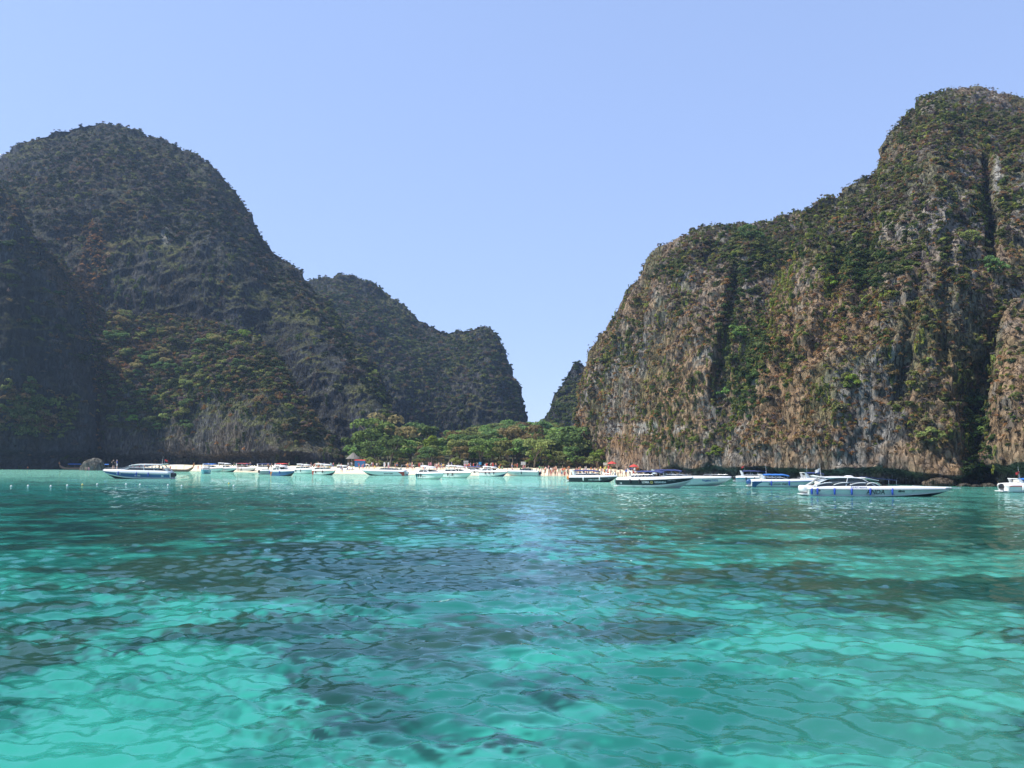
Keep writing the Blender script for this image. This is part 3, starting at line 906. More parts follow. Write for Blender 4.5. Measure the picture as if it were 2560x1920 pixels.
scrub_object('scrub', 'close dark green scrub on the small pointed hill', [
    scatter(E, 'bush', 900, E['v'] * 0 + 0.6 + 0.4 * smooth(0, 0.5, E['N'][:, 2]), 0.9, 2.4, [(G1, 4), (G2, 4), (G3, 2)], 0.9, seed=1)])

def right_weights(i):
    x, y, z = i['P'].T
    px, py = i['px'], i['py']
    up = smooth(-0.1, 0.55, i['N'][:, 2])
    n = fbm(x / 15, y / 15, z / 20, 3, 821)
    nn = fbm(x / 5, y / 5, z / 12, 3, 823)
    clear = smooth(4.5, 8.0, z)
    bare = blob(px, py, 1600, 1072, 150, 18, 0.5) + blob(px, py, 2490, 450, 20, 90, 0.4)
    green = smooth(-0.05, 0.5, n * 0.6 + nn * 0.4 + up * 0.35 - 0.12)
    for (cx, cy_, rx, ry, k) in [(1840, 870, 90, 130, 1.0), (1880, 640, 120, 70, 0.9), (2150, 650, 120, 70, 0.8), (2100, 960, 60, 70, 0.7), (2440, 1080, 50, 120, 1.0),
                                 (1580, 870, 60, 60, 0.5), (2330, 300, 130, 90, 0.9), (2400, 560, 200, 160, 0.55), (1800, 1090, 35, 70, 0.8), (2330, 1110, 30, 30, 0.8), (2470, 760, 60, 70, 0.9),
                                 (1700, 960, 60, 60, 0.5), (2200, 500, 120, 80, 0.6)]:
        green = np.maximum(green, k * blob(px, py, cx, cy_, rx, ry))
    green = green * clear * (1 - 0.9 * np.clip(bare, 0, 1))
    low = smooth(560, 900, py)
    dry = smooth(-0.1, 0.5, up * 0.55 + nn * 0.7 - 0.1) * (0.25 + 0.75 * low) * clear * (1 - 0.9 * np.clip(bare, 0, 1)) * (1 - 0.6 * green)
    vine = smooth(0.0, 0.5, fbm(x / 11, y / 11, z / 40, 3, 825)) * clear * (1 - 0.8 * low)
    return green, dry, vine, low

def right_scrub(i, label, nb, nt_, nv_, nbare, s):
    green, dry, vine, low = right_weights(i)
    g2 = green ** 1.5
    px, py = i['px'], i['py']
    gul = blob(px, py, 1845, 800, 70, 240) + blob(px, py, 1890, 620, 110, 60) + 0.6 * blob(px, py, 2445, 1080, 45, 120) + 0.5 * blob(px, py, 2150, 660, 110, 60)
    rdg = sum(blob(px, py, a, b, 26, 45, 0.9) for a, b in ((1985, 620), (1965, 690), (1945, 750), (1925, 820), (1900, 890), (2060, 700), (2080, 740), (2200, 760), (2050, 960), (2070, 1000)))
    scrub_object('scrub', label, [
        scatter(i, 'bush', nb // 5, gul + 1e-4, 0.5 * s, 1.2 * s, [(G1, 3), (G2, 4), ((0.06, 0.10, 0.035), 4), (G3, 1)], 0.95, seed=11),
        scatter(i, 'vine', nv_ // 4, rdg + 1e-3, 0.35 * s, 0.8 * s, [(GY, 2), (G4, 3), (G3, 1)], 1.25, sink=0.3, seed=12),
        scatter(i, 'bush', int(nb * 1.35), g2 * (1.3 - 0.75 * low), 0.35 * s, 1.05 * s, [(G1, 1.5), ((0.115, 0.128, 0.056), 4), (G2, 3), (G3, 4), ((0.17, 0.16, 0.085), 3), (G4, 2), (TW, 2), (DRY, 1.5)], 0.95, seed=1),
        scatter(i, 'tuft', nt_, dry, 0.26 * s, 0.65 * s, [(OR1, 2.4), (OR2, 0.5), ((0.34, 0.23, 0.115), 4), (DRY, 3), (G4, 3), (GY, 1.5), (TW, 1.5)], 1.0, seed=2),
        scatter(i, 'tuft', nt_ // 3, np.clip(low + 0.4, 0, 1) * (1 - green) * smooth(4, 7, i['P'][:, 2]), 0.3 * s, 0.6 * s, [(TW, 3), (DRY, 2), (DRY2, 2)], 1.0, seed=6),
        scatter(i, 'vine', int(nv_ * 1.7), vine + 0.3 * g2, 0.35 * s, 0.85 * s, [(G4, 3), (G3, 3), (G2, 2), (GY, 1.5)], 1.25, sink=0.3, seed=3),
        scatter(i, 'bare', int(nbare * 1.4), (0.4 + 0.6 * (1 - low)) * (0.4 + green), 0.4 * s, 1.1 * s, [(TW, 4), (DRY, 2)], 1.0, seed=4)])
right_scrub(Fm, 'mixed green and burnt orange scrub on the cliff at the beach end', 3400, 6500, 1300, 900, 1.2)
right_scrub(G, 'mixed green, yellow and rust scrub over the tallest peak', 6000, 9500, 2600, 1700, 1.05)
right_scrub(Hm, 'tan and olive scrub on the buttress by the sea cave', 350, 700, 200, 150, 0.9)

# ------------------------------------------------------------------ trees
BARK = paint('bark', (0.17, 0.135, 0.10), 0.9, noise=0.25, scale=2.0)
LEAVES = {
    'dark': leaf_material('leaf_dark', 'own', (0.125, 0.185, 0.066)),
    'mid': leaf_material('leaf_mid', 'own', (0.18, 0.275, 0.080)),
    'olive': leaf_material('leaf_olive', 'own', (0.24, 0.265, 0.090)),
    'lime': leaf_material('leaf_lime', 'own', (0.22, 0.31, 0.055)),
    'dry': leaf_material('leaf_dry', 'own', (0.24, 0.19, 0.09)),
}
def tube(bm, pts, rads, seg=6):
    rings = []
    for k, (p, r) in enumerate(zip(pts, rads)):
        d = (pts[min(k + 1, len(pts) - 1)] - pts[max(k - 1, 0)]).normalized()
        a = d.cross(Vector((0, 0, 1)) if abs(d.z) < 0.95 else Vector((1, 0, 0))).normalized()
        b = d.cross(a)
        rings.append([bm.verts.new(p + (a * math.cos(q) + b * math.sin(q)) * r) for q in [2 * math.pi * j / seg for j in range(seg)]])
    for r0, r1 in zip(rings, rings[1:]):
        for j in range(seg):
            bm.faces.new((r0[j], r0[(j + 1) % seg], r1[(j + 1) % seg], r1[j]))
    bm.faces.new(rings[-1]); bm.faces.new(list(reversed(rings[0])))

def tree_meshes(seed, kind, shape):
    """unit tree (1 m high): trunk with limbs, crown of leaf clumps"""
    g = np.random.default_rng(seed)
    bm = bmesh.new()
    trunk_h = {'round': 0.5, 'spread': 0.45, 'tall': 0.62, 'shrub': 0.3}[shape]
    lean = g.normal(0, 0.06, 2)
    pts = [Vector((lean[0] * q ** 1.5 + 0.015 * math.sin(q * 9 + seed), lean[1] * q ** 1.5, q * trunk_h)) for q in np.linspace(0, 1, 6)]
    tube(bm, pts, [0.034, 0.027, 0.024, 0.021, 0.019, 0.016])
    top = pts[-1]
    k = {'round': 8, 'spread': 9, 'tall': 7, 'shrub': 7}[shape]
    wide = {'round': 0.30, 'spread': 0.42, 'tall': 0.20, 'shrub': 0.42}[shape]
    cs, rs = [], []
    for j in range(k):
        a = 6.283 * j / k + g.normal(0, 0.4)
        e = wide * g.uniform(0.35, 1.0)
        zt = g.uniform(trunk_h * 0.95, 0.86)
        if shape == 'tall': zt = g.uniform(0.5, 0.9)
        tip = Vector((lean[0] + math.cos(a) * e, lean[1] + math.sin(a) * e, zt))
        st = pts[int(g.integers(2, 6))]
        mid_ = st.lerp(tip, 0.5) + Vector((0, 0, 0.03))
        tube(bm, [st, mid_, tip], [0.014, 0.010, 0.005], 5)
        cs.append(tip); rs.append(g.uniform(0.13, 0.21))
    cs.append(Vector((lean[0], lean[1], 0.82))); rs.append(0.17)
    me_t = bpy.data.meshes.new('trunk'); bm.to_mesh(me_t); bm.free(); me_t.materials.append(BARK)
    for p_ in me_t.polygons: p_.use_smooth = True
    n = 760 if kind != 'dry' else 520
    p, d = cloud_leaves(g, n, np.array([list(c) for c in cs]), np.array(rs), 0.72)
    U, V = rand_axes(g, n, g.uniform(0.6, 1.5, n) * 0.036, d, 0.3)
    me_c = quads_mesh('crown', p, U, V, g.uniform(0.5, 1.5, n), LEAVES[kind])
    return me_t, me_c
TREES = {}
for kind in LEAVES:
    for j, shape in enumerate(('round', 'spread', 'tall', 'shrub')):
        TREES[kind, shape] = tree_meshes(300 + 7 * j + len(TREES), kind, shape)

def plant_tree(name, kind, shape, pos, h, label, group=None, wide=1.0):
    e = bpy.data.objects.new(name, None); COL.objects.link(e)
    e.empty_display_size = 0.5
    e.location = pos; e.rotation_euler = (0, 0, random.uniform(0, 6.28)); e.scale = (h * wide, h * wide, h)
    e['label'] = label; e['category'] = 'tree' if shape != 'shrub' else 'shrub'
    if group: e['group'] = group
    mt, mc = TREES[kind, shape]
    link('trunk', mt, parent=e)
    link('crown', mc, parent=e)
    return e

WORDS = {'dark': 'dark green', 'mid': 'fresh green', 'olive': 'olive green', 'lime': 'bright yellow-green', 'dry': 'dry brownish'}
SHAPES = {'round': 'round-crowned', 'spread': 'wide spreading', 'tall': 'tall narrow', 'shrub': 'low bushy'}
GROVE_SKY = px_curve([(860, 1140), (890, 1105), (925, 1092), (960, 1108), (985, 1085), (1020, 1088), (1045, 1108), (1080, 1110), (1110, 1092), (1140, 1078), (1180, 1072),
                      (1200, 1062), (1240, 1054), (1290, 1050), (1313, 1044), (1340, 1046), (1370, 1044), (1400, 1050), (1440, 1056), (1470, 1075), (1500, 1110)])
def grove():
    g = np.random.default_rng(77)
    placed = []
    def try_plant(px, off, h, kind, shape, wide=1.0, where='in the grove behind the beach', cap=True):
        t = float(slopes(px, HORIZON)[0])
        Y = float(f_shore(t)) + off
        p = Vector((t * Y, Y, float(ground_z(off)) - 0.15))
        for q, hq in placed:
            if (q - p).length < 0.28 * (h + hq) * 0.8: return False
        top = to_px(p.x, p.y, p.z + h)[1]
        if cap and top < GROVE_SKY(t) - 4:
            h2 = h * 0.75
            if to_px(p.x, p.y, p.z + h2)[1] < GROVE_SKY(t) - 4: return False
            h = h2
        placed.append((p, h))
        n = 'tree' if shape != 'shrub' else 'shrub'
        lab = '%s %s%s %s %s' % (WORDS[kind], '' if not cap else 'tall ' if h > 10 else 'small ' if h < 7.5 else '', SHAPES[shape].replace('tall ', ''), n, where)
        plant_tree('broadleaf_' + n, kind, shape, p, h, lab, '%s %ss %s' % (WORDS[kind], n, where), wide)
        return True
    # single trees one can find in the photograph
    try_plant(1003, 62, 16.5, 'dry', 'spread', 1.0, 'with rusty leaves leaning out at the cliff corner', False)
    try_plant(925, 44, 15.5, 'mid', 'spread', 1.1, 'over the blue stall', False)
    try_plant(1262, 52, 12.0, 'dry', 'round', 1.2, 'with thin leaves amid the green grove', False)
    try_plant(1345, 50, 13.0, 'dry', 'spread', 1.0, 'with orange leaves beside the big dark tree', False)
    try_plant(1433, 44, 13.0, 'dark', 'spread', 1.2, 'shading the sand near the cliff', False)
    try_plant(1497, 30, 6.0, 'lime', 'shrub', 1.2, 'at the foot of the orange cliff', False)
    try_plant(1548, 30, 3.6, 'lime', 'shrub', 1.2, 'beside the red parasol', False)
    try_plant(1330, 32, 4.2, 'lime', 'shrub', 1.2, 'behind the white notice board', False)
    try_plant(1372, 33, 4.2, 'lime', 'shrub', 1.1, 'below the spreading dark tree', False)
    try_plant(1080, 42, 9.0, 'lime', 'tall', 0.9, 'standing out against the dark grove', False)
    rows = [(34, 5, 9, 30), (44, 7, 11, 30), (58, 8, 12, 28), (76, 8, 12, 24), (98, 8, 12, 22), (125, 8, 12, 20), (155, 8, 11, 18), (190, 8, 11, 18), (215, 7, 10, 14)]
    for off, h0, h1, n in rows:
        for _ in range(n * 4):
            px = g.uniform(880, 1500)
            if n <= 0: break
            kind = g.choice(['dark', 'mid', 'olive', 'dry'], p=[0.18, 0.48, 0.30, 0.04])
            shape = g.choice(['round', 'spread', 'tall'], p=[0.45, 0.4, 0.15])
            if try_plant(px, off + g.uniform(-6, 8), g.uniform(h0, h1), kind, shape, g.uniform(0.95, 1.25), 'in the grove behind the beach' if off < 70 else 'on the slope up to the saddle'):
                n -= 1
    for _ in range(70):
        px = g.uniform(900, 1560)
        try_plant(px, g.uniform(27, 31), g.uniform(2.2, 4.2), g.choice(['olive', 'mid', 'dry', 'dark', 'lime'], p=[0.38, 0.22, 0.2, 0.15, 0.05]), 'shrub', g.uniform(1.0, 1.4), 'along the back of the beach', False)
    # trees down the left side between knoll and mountain
    for (px, off, h) in [(905, 60, 11), (950, 75, 12), (880, 52, 9), (1030, 85, 13), (1060, 70, 12)]:
        try_plant(px, off, h, 'dark', 'round', 1.1, 'at the mouth of the dark gully', False)
grove()

def pick_on(i, px, py):
    d = (i['px'] - px) ** 2 + (i['py'] - py) ** 2 + (1 - i['front']) * 1e6
    return Vector(i['P'][int(np.argmin(d))])
def cliff_trees():
    g = np.random.default_rng(5)
    for (i, px, py, h, kind, lab) in [
        (C, 605, 850, 5, 'lime', 'bright yellow tree on the shoulder of the knoll'),
        (C, 318, 800, 5, 'olive', 'pale olive tree at the upper end of the knoll'),
        (C, 333, 1060, 4.5, 'lime', 'lime green tree low on the knoll above the longtail boats'),
        (C, 237, 1010, 4.8, 'mid', 'fresh green tree at the foot of the dry slope'),
        (G, 2425, 608, 3.6, 'olive', 'olive tree high under the dark fissure'),
        (G, 2482, 690, 4.2, 'dark', 'dark green tree below the dark fissure'),
        (G, 2135, 968, 3.4, 'lime', 'light green shrub above the striped vine slope'),
        (G, 2080, 720, 3.4, 'lime', 'yellow vine bush in the middle of the tall cliff'),
        (G, 2330, 1115, 4.2, 'olive', 'olive tree low on the cliff over the longest white boat'),
        (G, 2440, 1165, 3.0, 'lime', 'lime bush hanging over the waterline'),
        (G, 2465, 1040, 4.6, 'dark', 'dark green tree in the shaded gully'),
        (G, 2452, 1110, 4.0, 'mid', 'green tree at the bottom of the shaded gully'),
        (Fm, 1790, 1145, 4.0, 'lime', 'lime green shrub above the waterline between moored boats'),
        (Fm, 1815, 1000, 4.2, 'mid', 'green tree in the gully between the two cliffs'),
        (Fm, 1850, 860, 5.5, 'mid', 'rounded green tree high in the gully between the cliffs'),
        (Fm, 1880, 610, 6.5, 'dark', 'dark tree on the crest of the beach cliff')]:
        plant_tree('cliff_tree', kind, 'shrub' if h < 4.3 else 'spread', pick_on(i, px, py) - Vector((0, 0, 0.8)), h, lab, None, 1.15)
    n = 0
    while n < 80:
        px, py = g.uniform(270, 860), g.uniform(800, 1080)
        if blob(np.array([px]), np.array([py]), 640, 1040, 170, 110)[0] > 0.3 or py < np.interp(px, [270, 600, 700, 800, 860], [810, 840, 910, 1065, 1120]): continue
        kind = g.choice(['dark', 'mid', 'olive', 'dry'], p=[0.45, 0.0, 0.33, 0.22])
        plant_tree('knoll_tree', kind, g.choice(['round', 'spread']), pick_on(C, px, py) - Vector((0, 0, 1.0)), g.uniform(3.2, 5.6),
                   '%s bushy tree among the shrubs of the low knoll' % WORDS[kind], '%s trees on the low knoll' % WORDS[kind], 1.2)
        n += 1
cliff_trees()
# ------------------------------------------------------------------ boats
WHITE = paint('white_gelcoat', (0.80, 0.80, 0.78), 0.28, noise=0.03, scale=1.2, coat=0.3)
CREAM = paint('cream_gelcoat', (0.70, 0.68, 0.60), 0.35, noise=0.04)
GLASS = paint('tinted_glass', (0.012, 0.014, 0.016), 0.08, noise=0.02, spec=0.8)
STEEL = paint('stainless_tube', (0.62, 0.63, 0.65), 0.25, metal=0.9, noise=0.02)
BLACK = paint('black_plastic', (0.018, 0.019, 0.022), 0.35)
GREYP = paint('grey_plastic', (0.25, 0.26, 0.27), 0.5)
HULLS = {
    'white': WHITE,
    'navy': paint('navy_hull', (0.018, 0.045, 0.12), 0.3, coat=0.3), 'ink': paint('ink_hull', (0.012, 0.018, 0.028), 0.3, coat=0.3),
    'blue': paint('blue_hull', (0.02, 0.085, 0.24), 0.3, coat=0.3), 'teal': paint('teal_hull', (0.03, 0.26, 0.30), 0.35),
    'green': paint('water_lit_white_hull', (0.64, 0.72, 0.68), 0.35), 'grey': paint('grey_hull', (0.33, 0.37, 0.36), 0.5),  # green key: white hulls with the water's green bounce light in their colour
    'red': paint('red_hull', (0.42, 0.05, 0.03), 0.4), 'orange': paint('orange_hull', (0.62, 0.20, 0.04), 0.4),
    'wood': paint('varnished_wood', (0.34, 0.19, 0.10), 0.5, noise=0.2), 'sky': paint('sky_blue_hull', (0.20, 0.47, 0.60), 0.4)}
CANVAS = {'navy': paint('navy_canvas', (0.030, 0.045, 0.16), 0.8), 'blue': paint('blue_canvas', (0.03, 0.16, 0.52), 0.8), 'red': paint('red_canvas', (0.55, 0.05, 0.04), 0.8),
          'maroon': paint('maroon_canvas', (0.30, 0.05, 0.06), 0.8), 'white': paint('white_canvas', (0.78, 0.77, 0.73), 0.8), 'yellow': paint('yellow_canvas', (0.72, 0.42, 0.04), 0.8),
          'black': paint('black_canvas', (0.02, 0.022, 0.03), 0.8)}
FEND = {'blue': paint('blue_vinyl', (0.025, 0.07, 0.40), 0.35), 'black': BLACK, 'white': WHITE}

def mesh_from(bm, name, mat, smooth_shade=False):
    bmesh.ops.recalc_face_normals(bm, faces=bm.faces)
    me = bpy.data.meshes.new(name); bm.to_mesh(me); bm.free()
    if smooth_shade:
        for p in me.polygons: p.use_smooth = True
    me.materials.append(mat)
    return me

def loft_bm(secs, close_ends=True):
    """secs: list of point lists (open sections)"""
    bm = bmesh.new()
    rows = [[bm.verts.new(p) for p in s] for s in secs]
    for a, b in zip(rows, rows[1:]):
        for j in range(len(a) - 1):
            try: bm.faces.new((a[j], a[j + 1], b[j + 1], b[j]))
            except ValueError: pass
    if close_ends:
        for r in (rows[0], rows[-1]):
            try: bm.faces.new(r)
            except ValueError: pass
    bmesh.ops.remove_doubles(bm, verts=bm.verts, dist=0.002)
    return bm

def slab(bm, pts, off):
    """polygon thickened by vector off"""
    off = Vector(off)
    a = [bm.verts.new(Vector(p)) for p in pts]
    b = [bm.verts.new(Vector(p) + off) for p in pts]
    n = len(pts)
    bm.faces.new(a); bm.faces.new(list(reversed(b)))
    for j in range(n):
        bm.faces.new((a[j], b[j], b[(j + 1) % n], a[(j + 1) % n]))

def cbox(bm, c, s):
    m = Matrix.Translation(Vector(c)) @ Matrix.Diagonal((*s, 1))
    return bmesh.ops.create_cube(bm, size=1.0, matrix=m)['verts']

class Hull:
    def __init__(self, L, B, side, top, rise=0.25, flare=0.16):
        self.L, self.B, self.side, self.top, self.rise, self.flare = L, B, side, top, rise, flare
    def half(self, u):
        return self.B / 2 * (1 - max(0.0, (u - 0.42) / 0.58) ** 2.5) * (0.92 + 0.08 * min(1, u / 0.3))
    def rail(self, u):
        return self.side * (1 + self.rise * u * u)
    def topz(self, u):
        return self.rail(u) + self.top * (1 - 0.55 * u ** 3) * (0.75 + 0.25 * min(1, u / 0.15))
    def keel(self, u):
        s = max(0.0, (u - 0.66) / 0.34)
        return -0.45 + (self.rail(1) - 0.06 + 0.45) * s ** 1.7
    def chine(self, u):
        z = 0.02 + self.rail(1) * 0.80 * max(0.0, (u - 0.35) / 0.65) ** 2.4
        z = min(max(z, self.keel(u) + 0.02), self.rail(u) - 0.03)
        return max(0.01, self.half(u) * (1 - self.flare - 0.35 * u ** 4)), z
    def x(self, u): return (u - 0.5) * self.L
    def side_pt(self, u, k, sgn, out=0.0):
        """k 0 chine .. 1 rub rail"""
        yc, zc = self.chine(u)
        y = yc + (self.half(u) - yc) * (k ** 1.25)
        return Vector((self.x(u), sgn * (y + out), zc + (self.rail(u) - zc) * k))
    def at_xz(self, x, z, sgn, out):
        u = min(0.995, max(0.0, x / self.L + 0.5))
        zc = self.chine(u)[1]
        k = min(1.15, max(-0.2, (z - zc) / max(0.05, self.rail(u) - zc)))
        yc = self.chine(u)[0]
        y = yc + (self.half(u) - yc) * (max(k, 0) ** 1.25)
        return Vector((x, sgn * (y + out), z))

US = [0, 0.04, 0.12, 0.22, 0.32, 0.42, 0.5, 0.58, 0.66, 0.73, 0.79, 0.84, 0.88, 0.92, 0.95, 0.975, 0.99, 1.0]

def text_mesh(body, size, mat, fn, bold=0.0):
    """flat lettering, its points laid onto the hull by fn(x, z)"""
    cu = bpy.data.curves.new('lettering', 'FONT')
    cu.body = body; cu.size = size; cu.resolution_u = 2; cu.offset = bold
    tmp = bpy.data.objects.new('lettering_tmp', cu)
    COL.objects.link(tmp)
    dg = bpy.context.evaluated_depsgraph_get()
    me = bpy.data.meshes.new_from_object(tmp.evaluated_get(dg))
    bpy.data.objects.remove(tmp); bpy.data.curves.remove(cu)
    me.name = 'lettering'
    for v in me.vertices:
        v.co = fn(v.co.x, v.co.y)
    me.materials.clear(); me.materials.append(mat)
    return me

def outboard(parent, x, y, z, mat, s=1.0):
    bm = bmesh.new()
    secs = []
    for zz, lx, ly in [(0.0, 0.26, 0.16), (0.10, 0.34, 0.2), (0.40, 0.36, 0.21), (0.55, 0.30, 0.18), (0.62, 0.16, 0.1)]:
        secs.append([Vector((x + (-0.18 + lx * math.cos(a)) * s, y + ly * math.sin(a) * s, z + zz * s)) for a in [6.2832 * k / 10 for k in range(11)]])
    me = mesh_from(loft_bm(secs), 'cowling', mat, True)
    o = link('outboard', me, parent=parent)
    bm = bmesh.new()
    slab(bm, [(x - 0.32 * s, y - 0.06 * s, z + 0.02), (x - 0.02 * s, y - 0.06 * s, z + 0.02), (x - 0.08 * s, y - 0.06 * s, z - 0.95 * s), (x - 0.36 * s, y - 0.06 * s, z - 0.95 * s)], (0, 0.12 * s, 0))
    link('outboard_leg', mesh_from(bm, 'outboard_leg', GREYP), parent=o)
    return o

def fender_mesh(mat, s=1.0):
    secs = []
    for z, r in [(0.36, 0.02), (0.32, 0.07), (0.25, 0.11), (-0.25, 0.11), (-0.32, 0.07), (-0.36, 0.02)]:
        secs.append([Vector((r * s * math.cos(a), r * s * math.sin(a), z * s)) for a in [6.2832 * k / 8 for k in range(9)]])
    return mesh_from(loft_bm(secs), 'fender', mat, True)

def flag_mesh(mat, s=0.5):
    P = np.zeros((4, 7, 3))
    for i in range(4):
        for j in range(7):
            P[i, j] = (-j / 6 * s * 1.4, 0.06 * math.sin(j * 1.4 + i * 0.5), -i / 3 * s - 0.04 * j)
    me = grid_mesh('flag', P); me.materials.append(mat)
    return me

SUN_TXT = {'white': paint('white_lettering', (0.75, 0.77, 0.78), 0.5), 'black': paint('black_lettering', (0.03, 0.04, 0.05), 0.5), 'blue': paint('blue_lettering', (0.03, 0.08, 0.35), 0.5),
           'gold': paint('gold_emblem', (0.55, 0.45, 0.12), 0.5), 'grey': paint('grey_lettering', (0.25, 0.27, 0.28), 0.5)}

BOATS = []
def speedboat(label, px, py, L, heading, B=2.9, side=0.75, top=0.38, rise=0.25, hull='white', bottom='ink', band=None, band_k=(0.0, 1.0), stripe=None, lit_strip=None,
              roof=None, roof_u=(0.12, 0.55), roof_z=2.2, cabin_u=(0.12, 0.60), glass_h=0.38, windows=None, arch=True, canopy=None, canopy_u=(0.1, 0.55), canopy_z=2.1,
              engines=2, eng_mat=BLACK, fender=None, fenders=(), flag=None, antenna=False, stern=None, texts=(), pos=None, sheer_pitch=0.0, name='speedboat', group='speedboats moored off the beach', rails=True):
    p = on_water(px, py) if pos is None else pos
    e = bpy.data.objects.new(name, None); COL.objects.link(e); e.empty_display_size = 0.5
    e.location = (p.x, p.y, 0.0)
    e.rotation_euler = (0, R(sheer_pitch), R(heading))
    e['label'] = label; e['category'] = 'boat'; e['group'] = group
    H = Hull(L, B, side, top, rise)
    hm = HULLS[hull]
    # visible side: the one that faces the camera
    fwd = Vector((math.cos(R(heading)), math.sin(R(heading)), 0)); left = Vector((-fwd.y, fwd.x, 0))
    vis = 1 if left.dot(Vector((-p.x, -p.y, 0))) > 0 else -1
    # bottom
    secs = []
    for u in US:
        yc, zc = H.chine(u); x = H.x(u)
        secs.append([Vector((x, -yc, zc)), Vector((x, 0, H.keel(u))), Vector((x, yc, zc))])
    link('hull_bottom', mesh_from(loft_bm(secs), 'hull_bottom', HULLS[bottom]), parent=e)
    # sides
    secs = []
    ks = [0, 0.25, 0.5, 0.75, 1]
    for u in US:
        secs.append([H.side_pt(u, k, -1) for k in reversed(ks)] + [H.side_pt(u, k, 1) for k in ks])
    hull_o = link('hull', mesh_from(loft_bm(secs), 'hull', hm, True), parent=e)
    if band:
        for sg in (-1, 1):
            secs = [[H.side_pt(u, lerp(band_k[0], band_k[1], q), sg, 0.008) for q in (0, 0.25, 0.5, 0.75, 1)] for u in US[:-1]]
            link('hull_band', mesh_from(loft_bm(secs, False), 'hull_band', HULLS[band], True), parent=hull_o)
    if lit_strip:  # white lower strip: the sunlit look of the spray rail put into colour
        for sg in (-1, 1):
            secs = [[H.side_pt(u, q, sg, 0.014) for q in (0.0, 0.07, 0.14)] for u in US[:14]]
            link('lit_spray_rail', mesh_from(loft_bm(secs, False), 'lit_spray_rail', HULLS[lit_strip], True), parent=hull_o)
    if stern:
        for sg in (-1, 1):
            secs = []
            for q in np.linspace(0, 1, 7):
                u0 = 0.002
                u1 = 0.06 + 0.11 * q ** 2
                secs.append([H.side_pt(lerp(u0, u1, w_), q, sg, 0.016) for w_ in (0, 0.33, 0.66, 1)])
            link('stern_patch', mesh_from(loft_bm(secs, False), 'stern_patch', HULLS[stern], True), parent=hull_o)
    # rub rail
    rm = HULLS[stripe] if stripe else GREYP
    for sg in (-1, 1):
        bm = bmesh.new()
        tube(bm, [H.side_pt(u, 1.0, sg, 0.015) for u in US], [0.035 if not stripe else 0.06] * len(US), 6)
        link('rub_rail', mesh_from(bm, 'rub_rail', rm, True), parent=hull_o)
    # moulded topsides and deck
    secs = []
    for u in US:
        x = H.x(u); b = H.half(u); r = H.rail(u); t = H.topz(u); ti = max(0.0, b - 0.10 - 0.12 * (1 - u))
        s_ = []
        for sg in (-1, 1):
            q = [Vector((x, sg * (b - 0.005), r + 0.012)), Vector((x, sg * (b - 0.01), r + (t - r) * 0.4)), Vector((x, sg * (ti + 0.04), t - 0.05)), Vector((x, sg * (ti - 0.02), t)), Vector((x, sg * ti * 0.5, t + 0.05))]
            s_.append(q)
        secs.append(s_[0] + [Vector((x, 0, t + 0.07))] + list(reversed(s_[1])))
    deck = link('deck', mesh_from(loft_bm(secs), 'deck', WHITE, True), parent=e)
    zt = H.topz(0.35)
    def inner(u): return max(0.05, H.half(u) - 0.22)
    # cabin glazing
    u0, u1 = cabin_u
    if glass_h > 0:
        wins = windows or [(u0, u0 + (u1 - u0) * 0.5, 0.05, 0.0), (u0 + (u1 - u0) * 0.53, u1, 0.0, 0.10)]
        for (a, b, rk0, rk1) in wins:
            for sg in (-1, 1):
                z0a, z0b = H.topz(a) - 0.02, H.topz(b) - 0.02
                ya, yb = inner(a), inner(b)
                bm = bmesh.new()
                slab(bm, [(H.x(a), sg * ya, z0a), (H.x(b), sg * yb, z0b), (H.x(b - rk1), sg * (inner(b - rk1) - 0.08), z0b + glass_h), (H.x(a + rk0), sg * (inner(a + rk0) - 0.08), z0a + glass_h)], (0, -sg * 0.04, 0))
                w_ = link('window', mesh_from(bm, 'window', GLASS), parent=e)
                bm = bmesh.new()
                tube(bm, [Vector((H.x(a + rk0), sg * (inner(a + rk0) - 0.06), z0a + glass_h)), Vector((H.x(b - rk1), sg * (inner(b - rk1) - 0.06), z0b + glass_h)), Vector((H.x(b), sg * (yb + 0.02), z0b))], [0.035] * 3, 5)
                link('frame', mesh_from(bm, 'frame', WHITE if roof else STEEL), parent=w_)
        # raked windscreen
        a, b = u1 - 0.005, u1 - 0.085
        za = H.topz(a)
        bm = bmesh.new()
        slab(bm, [(H.x(a), -inner(a) * 0.97, za), (H.x(a), inner(a) * 0.97, za), (H.x(b), inner(b) * 0.88, za + glass_h * 1.05), (H.x(b), -inner(b) * 0.88, za + glass_h * 1.05)], (-0.05, 0, 0))
        link('windscreen', mesh_from(bm, 'windscreen', GLASS), parent=e)
    # seats inside
    for q in np.linspace(max(0.10, u0 + 0.02), u1 - 0.16, 4):
        bm = bmesh.new()
        cbox(bm, (H.x(q), 0, H.topz(q) + 0.10), (0.45, inner(q) * 1.5, 0.2)); cbox(bm, (H.x(q) - 0.22, 0, H.topz(q) + 0.30), (0.1, inner(q) * 1.5, 0.36))
        link('seat', mesh_from(bm, 'seat', CREAM), parent=e)
